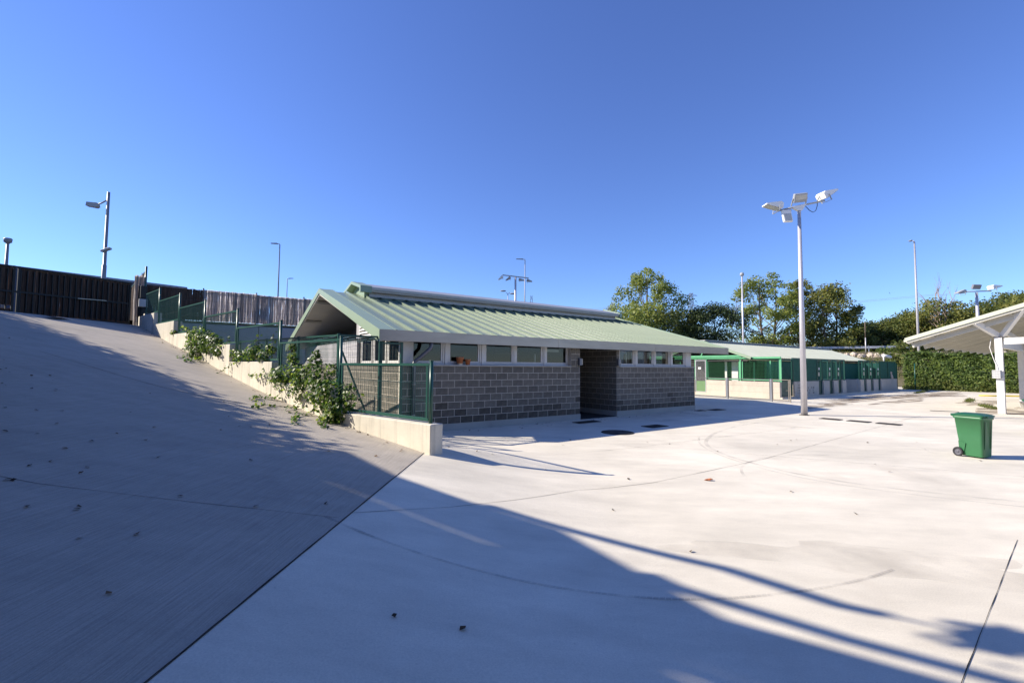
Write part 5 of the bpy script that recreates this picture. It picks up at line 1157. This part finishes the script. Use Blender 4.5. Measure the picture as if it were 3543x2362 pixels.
# ------------------------------------------------------------------ tall hedge and tree on the far side of the ramp (their shade falls across it)
HP = [(-25.6,16.6,8.3),(-23.6,14.9,8.0),(-19.6,13.1,7.3),(-15.9,11.1,6.35),(-13.4,9.4,5.95),(-11.5,7.8,5.7),(-10.4,6.7,4.9),(-9.3,5.6,4.5),(-8.4,4.4,4.4),(-7.8,3.3,4.4),(-7.0,1.0,4.4),(-7.0,-3,4.6),(-7,-9,4.8)]
th_ = thing('tall_hedge', 'tall dense hedge along the left side of the ramp', 'hedge', (-12, 8, 0)); r = np.random.default_rng(21)
Cs = []; cb = MB()
for (x0,y0,z0),(x1,y1,z1) in zip(HP[:-1], HP[1:]):
    L_ = math.hypot(x1-x0,y1-y0); n = int(L_*900); k = r.random(n); gx_ = x0+(x1-x0)*k; gy_ = y0+(y1-y0)*k; top = z0+(z1-z0)*k; bot = ramp_h(gx_)
    z = bot+(top-bot)*r.random(n)**.75; sx, sy = -(y1-y0)/L_, (x1-x0)/L_
    w = r.normal(0,.28,n); Cs.append(np.stack([gx_+sx*w-12*0, gy_+sy*w, z+np.where(z > top-.5, r.normal(0,.06,n), 0)], -1))
    cb.add([(x0+12,y0-8,float(ramp_h(x0))-.3),(x1+12,y1-8,float(ramp_h(x1))-.3),(x1+12,y1-8,z1-.55),(x0+12,y0-8,z0-.55)], [(0,1,2,3)])
    cb.add([(x0+12+sx*.3,y0-8+sy*.3,float(ramp_h(x0))-.3),(x1+12+sx*.3,y1-8+sy*.3,float(ramp_h(x1))-.3),(x1+12+sx*.3,y1-8+sy*.3,z1-.6),(x0+12+sx*.3,y0-8+sy*.3,z0-.6)], [(0,1,2,3)])
C = np.concatenate(Cs)-np.array([-12,8,0]); V, F = leaf_quads(C, r.normal(size=C.shape), .2, .13, r); np_obj('foliage', V, F, M['lf_dark'], th_); cb.build('inner_growth', M['bark'], th_)
# slatted carport roof beside the ramp foot, left of the viewpoint
ct = thing('slatted_carport', 'slatted timber carport roof beside the foot of the ramp', 'carport', (-9.5, 3.5, 0))
ED = [(-5.7,2.95,5.46),(-6.45,3.43,5.46),(-7.48,4.07,5.47),(-7.83,4.67,5.47),(-8.48,5.64,5.52),(-9.2,6.04,5.62),(-10.57,6.87,5.8),(-11.6,7.9,5.92)]
IW = Vector((-.655,-.755,0)); CO = Vector(ct.location)
M['timber'] = mat('weathered_timber', (.16,.12,.085), .85, var=.25, scale=3, stretch=(1,1,6))
for o0, o1 in ((0,.62),(.66,.80),(.85,.97),(1.01,1.5),(1.53,2.4),(2.44,3.6),(3.63,5.6)):
    a_ = [Vector(p)+IW*o0-CO for p in ED]; b_ = [Vector(p)+IW*o1-CO for p in ED]; n = len(ED); m = MB()
    up_ = Vector((0,0,.05)); v = a_+b_+[p+up_ for p in a_]+[p+up_ for p in b_]
    f = []
    for i in range(n-1): f += [(i,i+1,n+i+1,n+i), (2*n+i,3*n+i,3*n+i+1,2*n+i+1), (i,2*n+i,2*n+i+1,i+1), (n+i,n+i+1,3*n+i+1,3*n+i)]
    f += [(0,n,3*n,2*n),(n-1,3*n-1,4*n-1,2*n-1)]
    m.add(v, f).build('roof_plank', M['timber'], ct)
for P in ([(-9.2,6.2,5.6),(-8.47,5.75,5.55),(-7.11,4.89,5.52),(-6.52,4.27,5.52),(-6.3,4.15,5.52)], [(-7.9,4.75,5.56),(-7.74,4.53,5.56),(-6.84,3.83,5.56),(-5.4,2.9,5.56)]):
    MB().tube([Vector(p)-CO for p in P], .055, 8).build('edge_pole', M['timber'], ct)
for p in ((-6.6,2.4),(-11.2,6.6),(-9.6,-.4),(-14.3,4.2)):
    z0 = float(ramp_h(p[0])); MB().bar((p[0]+9.5,p[1]-3.5,z0),(p[0]+9.5,p[1]-3.5,5.44),.14).build('post', M['timber'], ct)
r = np.random.default_rng(23); n = 240
C = np.array([-5.72,3.83,5.5])+r.normal(0,.11,(n,3))*np.array([1.1,.6,.4])-np.array(CO)
V, F = leaf_quads(C, r.normal(size=C.shape), .15, .11, r); np_obj('vine', V, F, M['lf_mid'], ct)
MB().tube([(-6.3-CO.x,4.15-CO.y,5.52),(-6.0-CO.x,3.98-CO.y,5.52),(-5.6-CO.x,3.75-CO.y,5.5)], [.02,.014,.008], 6).build('vine_stem', M['bark'], ct)

# ------------------------------------------------------------------ house added behind the viewpoint, out of view, to hold back sky light
hb = thing('sky_block_house', 'added unseen two-storey block house behind the viewpoint, holding back sky light', 'house', (6, -4.2, 0), R(-4))
MB().box(-13, 20, -9, 0, -.1, 6.2).build('wall', M['block'], hb)  # wall of the added sky-blocking house
rh = MB(); rh.prism([(-13.5,.5,6.1),(-13.5,-4.5,8.4),(-13.5,-9.5,6.1),(-13.5,-9.5,6.3),(-13.5,-4.5,8.65),(-13.5,.5,6.3)], (34,0,0)); rh.build('roof', M['asphalt'], hb)  # roof of the added sky-blocking house
for k in range(6):
    for z in (.9, 3.7):
        w_ = bpy.data.objects.new('window', None); link(w_, hb); w_.location = (-10.5+5.2*k, 0, z)  # windows of the added sky-blocking house
        f = MB(); f.bar((-.65,.02,0),(.65,.02,0),.08).bar((-.65,.02,1.3),(.65,.02,1.3),.08).bar((-.65,.02,.04),(-.65,.02,1.26),.08).bar((.65,.02,.04),(.65,.02,1.26),.08).bar((0,.02,.04),(0,.02,1.26),.05); f.build('frame', M['frame'], w_); MB().box(-.61,.61,.004,.012,.04,1.26).build('pane', M['dark'], w_)

# ------------------------------------------------------------------ fallen leaves and grit
r = np.random.default_rng(31); pts = []
for _ in range(170):
    cx, cy = r.choice([0,1,2], p=[.5,.25,.25]), 0
    if cx == 0: s = r.random(); x, y = -3.2-9*s+r.normal(0,.6), 2.6+7.5*s+r.normal(0,.8)
    elif cx == 1: x, y = r.uniform(-9,-1.8), r.uniform(2.5,10)
    else: x, y = r.uniform(-1.5,11), r.uniform(2.4,12)
    pts.append((x, y, gz(x,y)+.012))
for _ in range(60):
    s = r.uniform(0,20); o = .22+abs(r.normal(0,.12)); p = Wp(s, o); pts.append((p.x,p.y,gz(p.x,p.y)+.012))
for _ in range(70):
    a = r.uniform(-6.3,6.6); b = .08+abs(r.normal(0,.25)); p = Bp(a,b); pts.append((p.x,p.y,.012))
C = np.array(pts); V, F = leaf_quads(C, np.array([0,0,1.])+r.normal(0,.25,C.shape), .06, .045, r); V[:,2] = np.maximum(V[:,2], np.repeat(C[:,2]-.008,4))
tag(np_obj('fallen_leaves', V, F, M['leaf_dry'], None, 'stuff'), 'scattered dry fallen leaves and scraps on the concrete', 'leaves')
# one big curled leaf out in the sun
m = MB(); m.add([(-.07,0,.0),(-.03,.035,.012),(.02,.045,.02),(.05,.02,.03),(.085,.0,.012),(.05,-.03,.025),(0,-.04,.01),(-.04,-.025,.015),(0,0,.004)], [(8,i,(i+1) % 8) for i in range(8)]); o = m.build('curled_leaf', M['terracotta']); o.location = (3.16,7.39,.004); tag(o, 'single brown curled leaf lying in the middle of the sunny concrete', 'leaf')

# ------------------------------------------------------------------ pylons and wires far off
def pylon(xv, Y, H, z0, label, w=3.2, arms=3):
    t = thing('pylon', label, 'pylon', (px(xv,Y), Y, z0)); m = MB(); q = .16
    def wd(z): return w*(1-.8*(z/H)) if z < H*.6 else w*.52*(1-.6*(z-H*.6)/(H*.4))
    lv = [H*k/12 for k in range(13)]
    for sx in (-1,1):
        for sy in (-1,1):
            for a, b in zip(lv[:-1], lv[1:]): m.bar((sx*wd(a),sy*wd(a),a),(sx*wd(b),sy*wd(b),b),q*1.5)
    for i, (a, b) in enumerate(zip(lv[:-1], lv[1:])):
        for sy in (-1,1):
            m.bar((-wd(a),sy*wd(a),a),(wd(b),sy*wd(b),b),q); m.bar((wd(a),sy*wd(a),a),(-wd(b),sy*wd(b),b),q)
    m.build('lattice', M['pylon'], t)
    for k in range(arms):
        z = H*(.66+.15*k); L_ = w*(1.5-.18*k); MB().bar((-L_,0,z),(L_,0,z),.22).bar((-L_,0,z),(0,0,z+1.2),.16).bar((L_,0,z),(0,0,z+1.2),.16).build('cross_arm', M['pylon'], t)
    for sx in (-1,1):
        z = H*.81; MB().tube([(sx*3.5,0,z),(sx*3.5-30,10,z-4),(sx*3.5-70,25,z-2)], .05, 4, False).build('cable', M['pylon'], t); MB().tube([(sx*3.5,0,z),(sx*3.5+40,-20,z-5),(sx*3.5+110,-60,z-1)], .05, 4, False).build('cable', M['pylon'], t)
pylon(1588, 300, 44, 7, 'lattice pylon standing between the two poplar groups', 3.6)
pylon(1405, 420, 52, 8, 'small far pylon just left of the airy poplar', 4.2, 2)
pylon(1220, 420, 59, 8, 'small far pylon right of the floodlight mast', 3.4, 2)
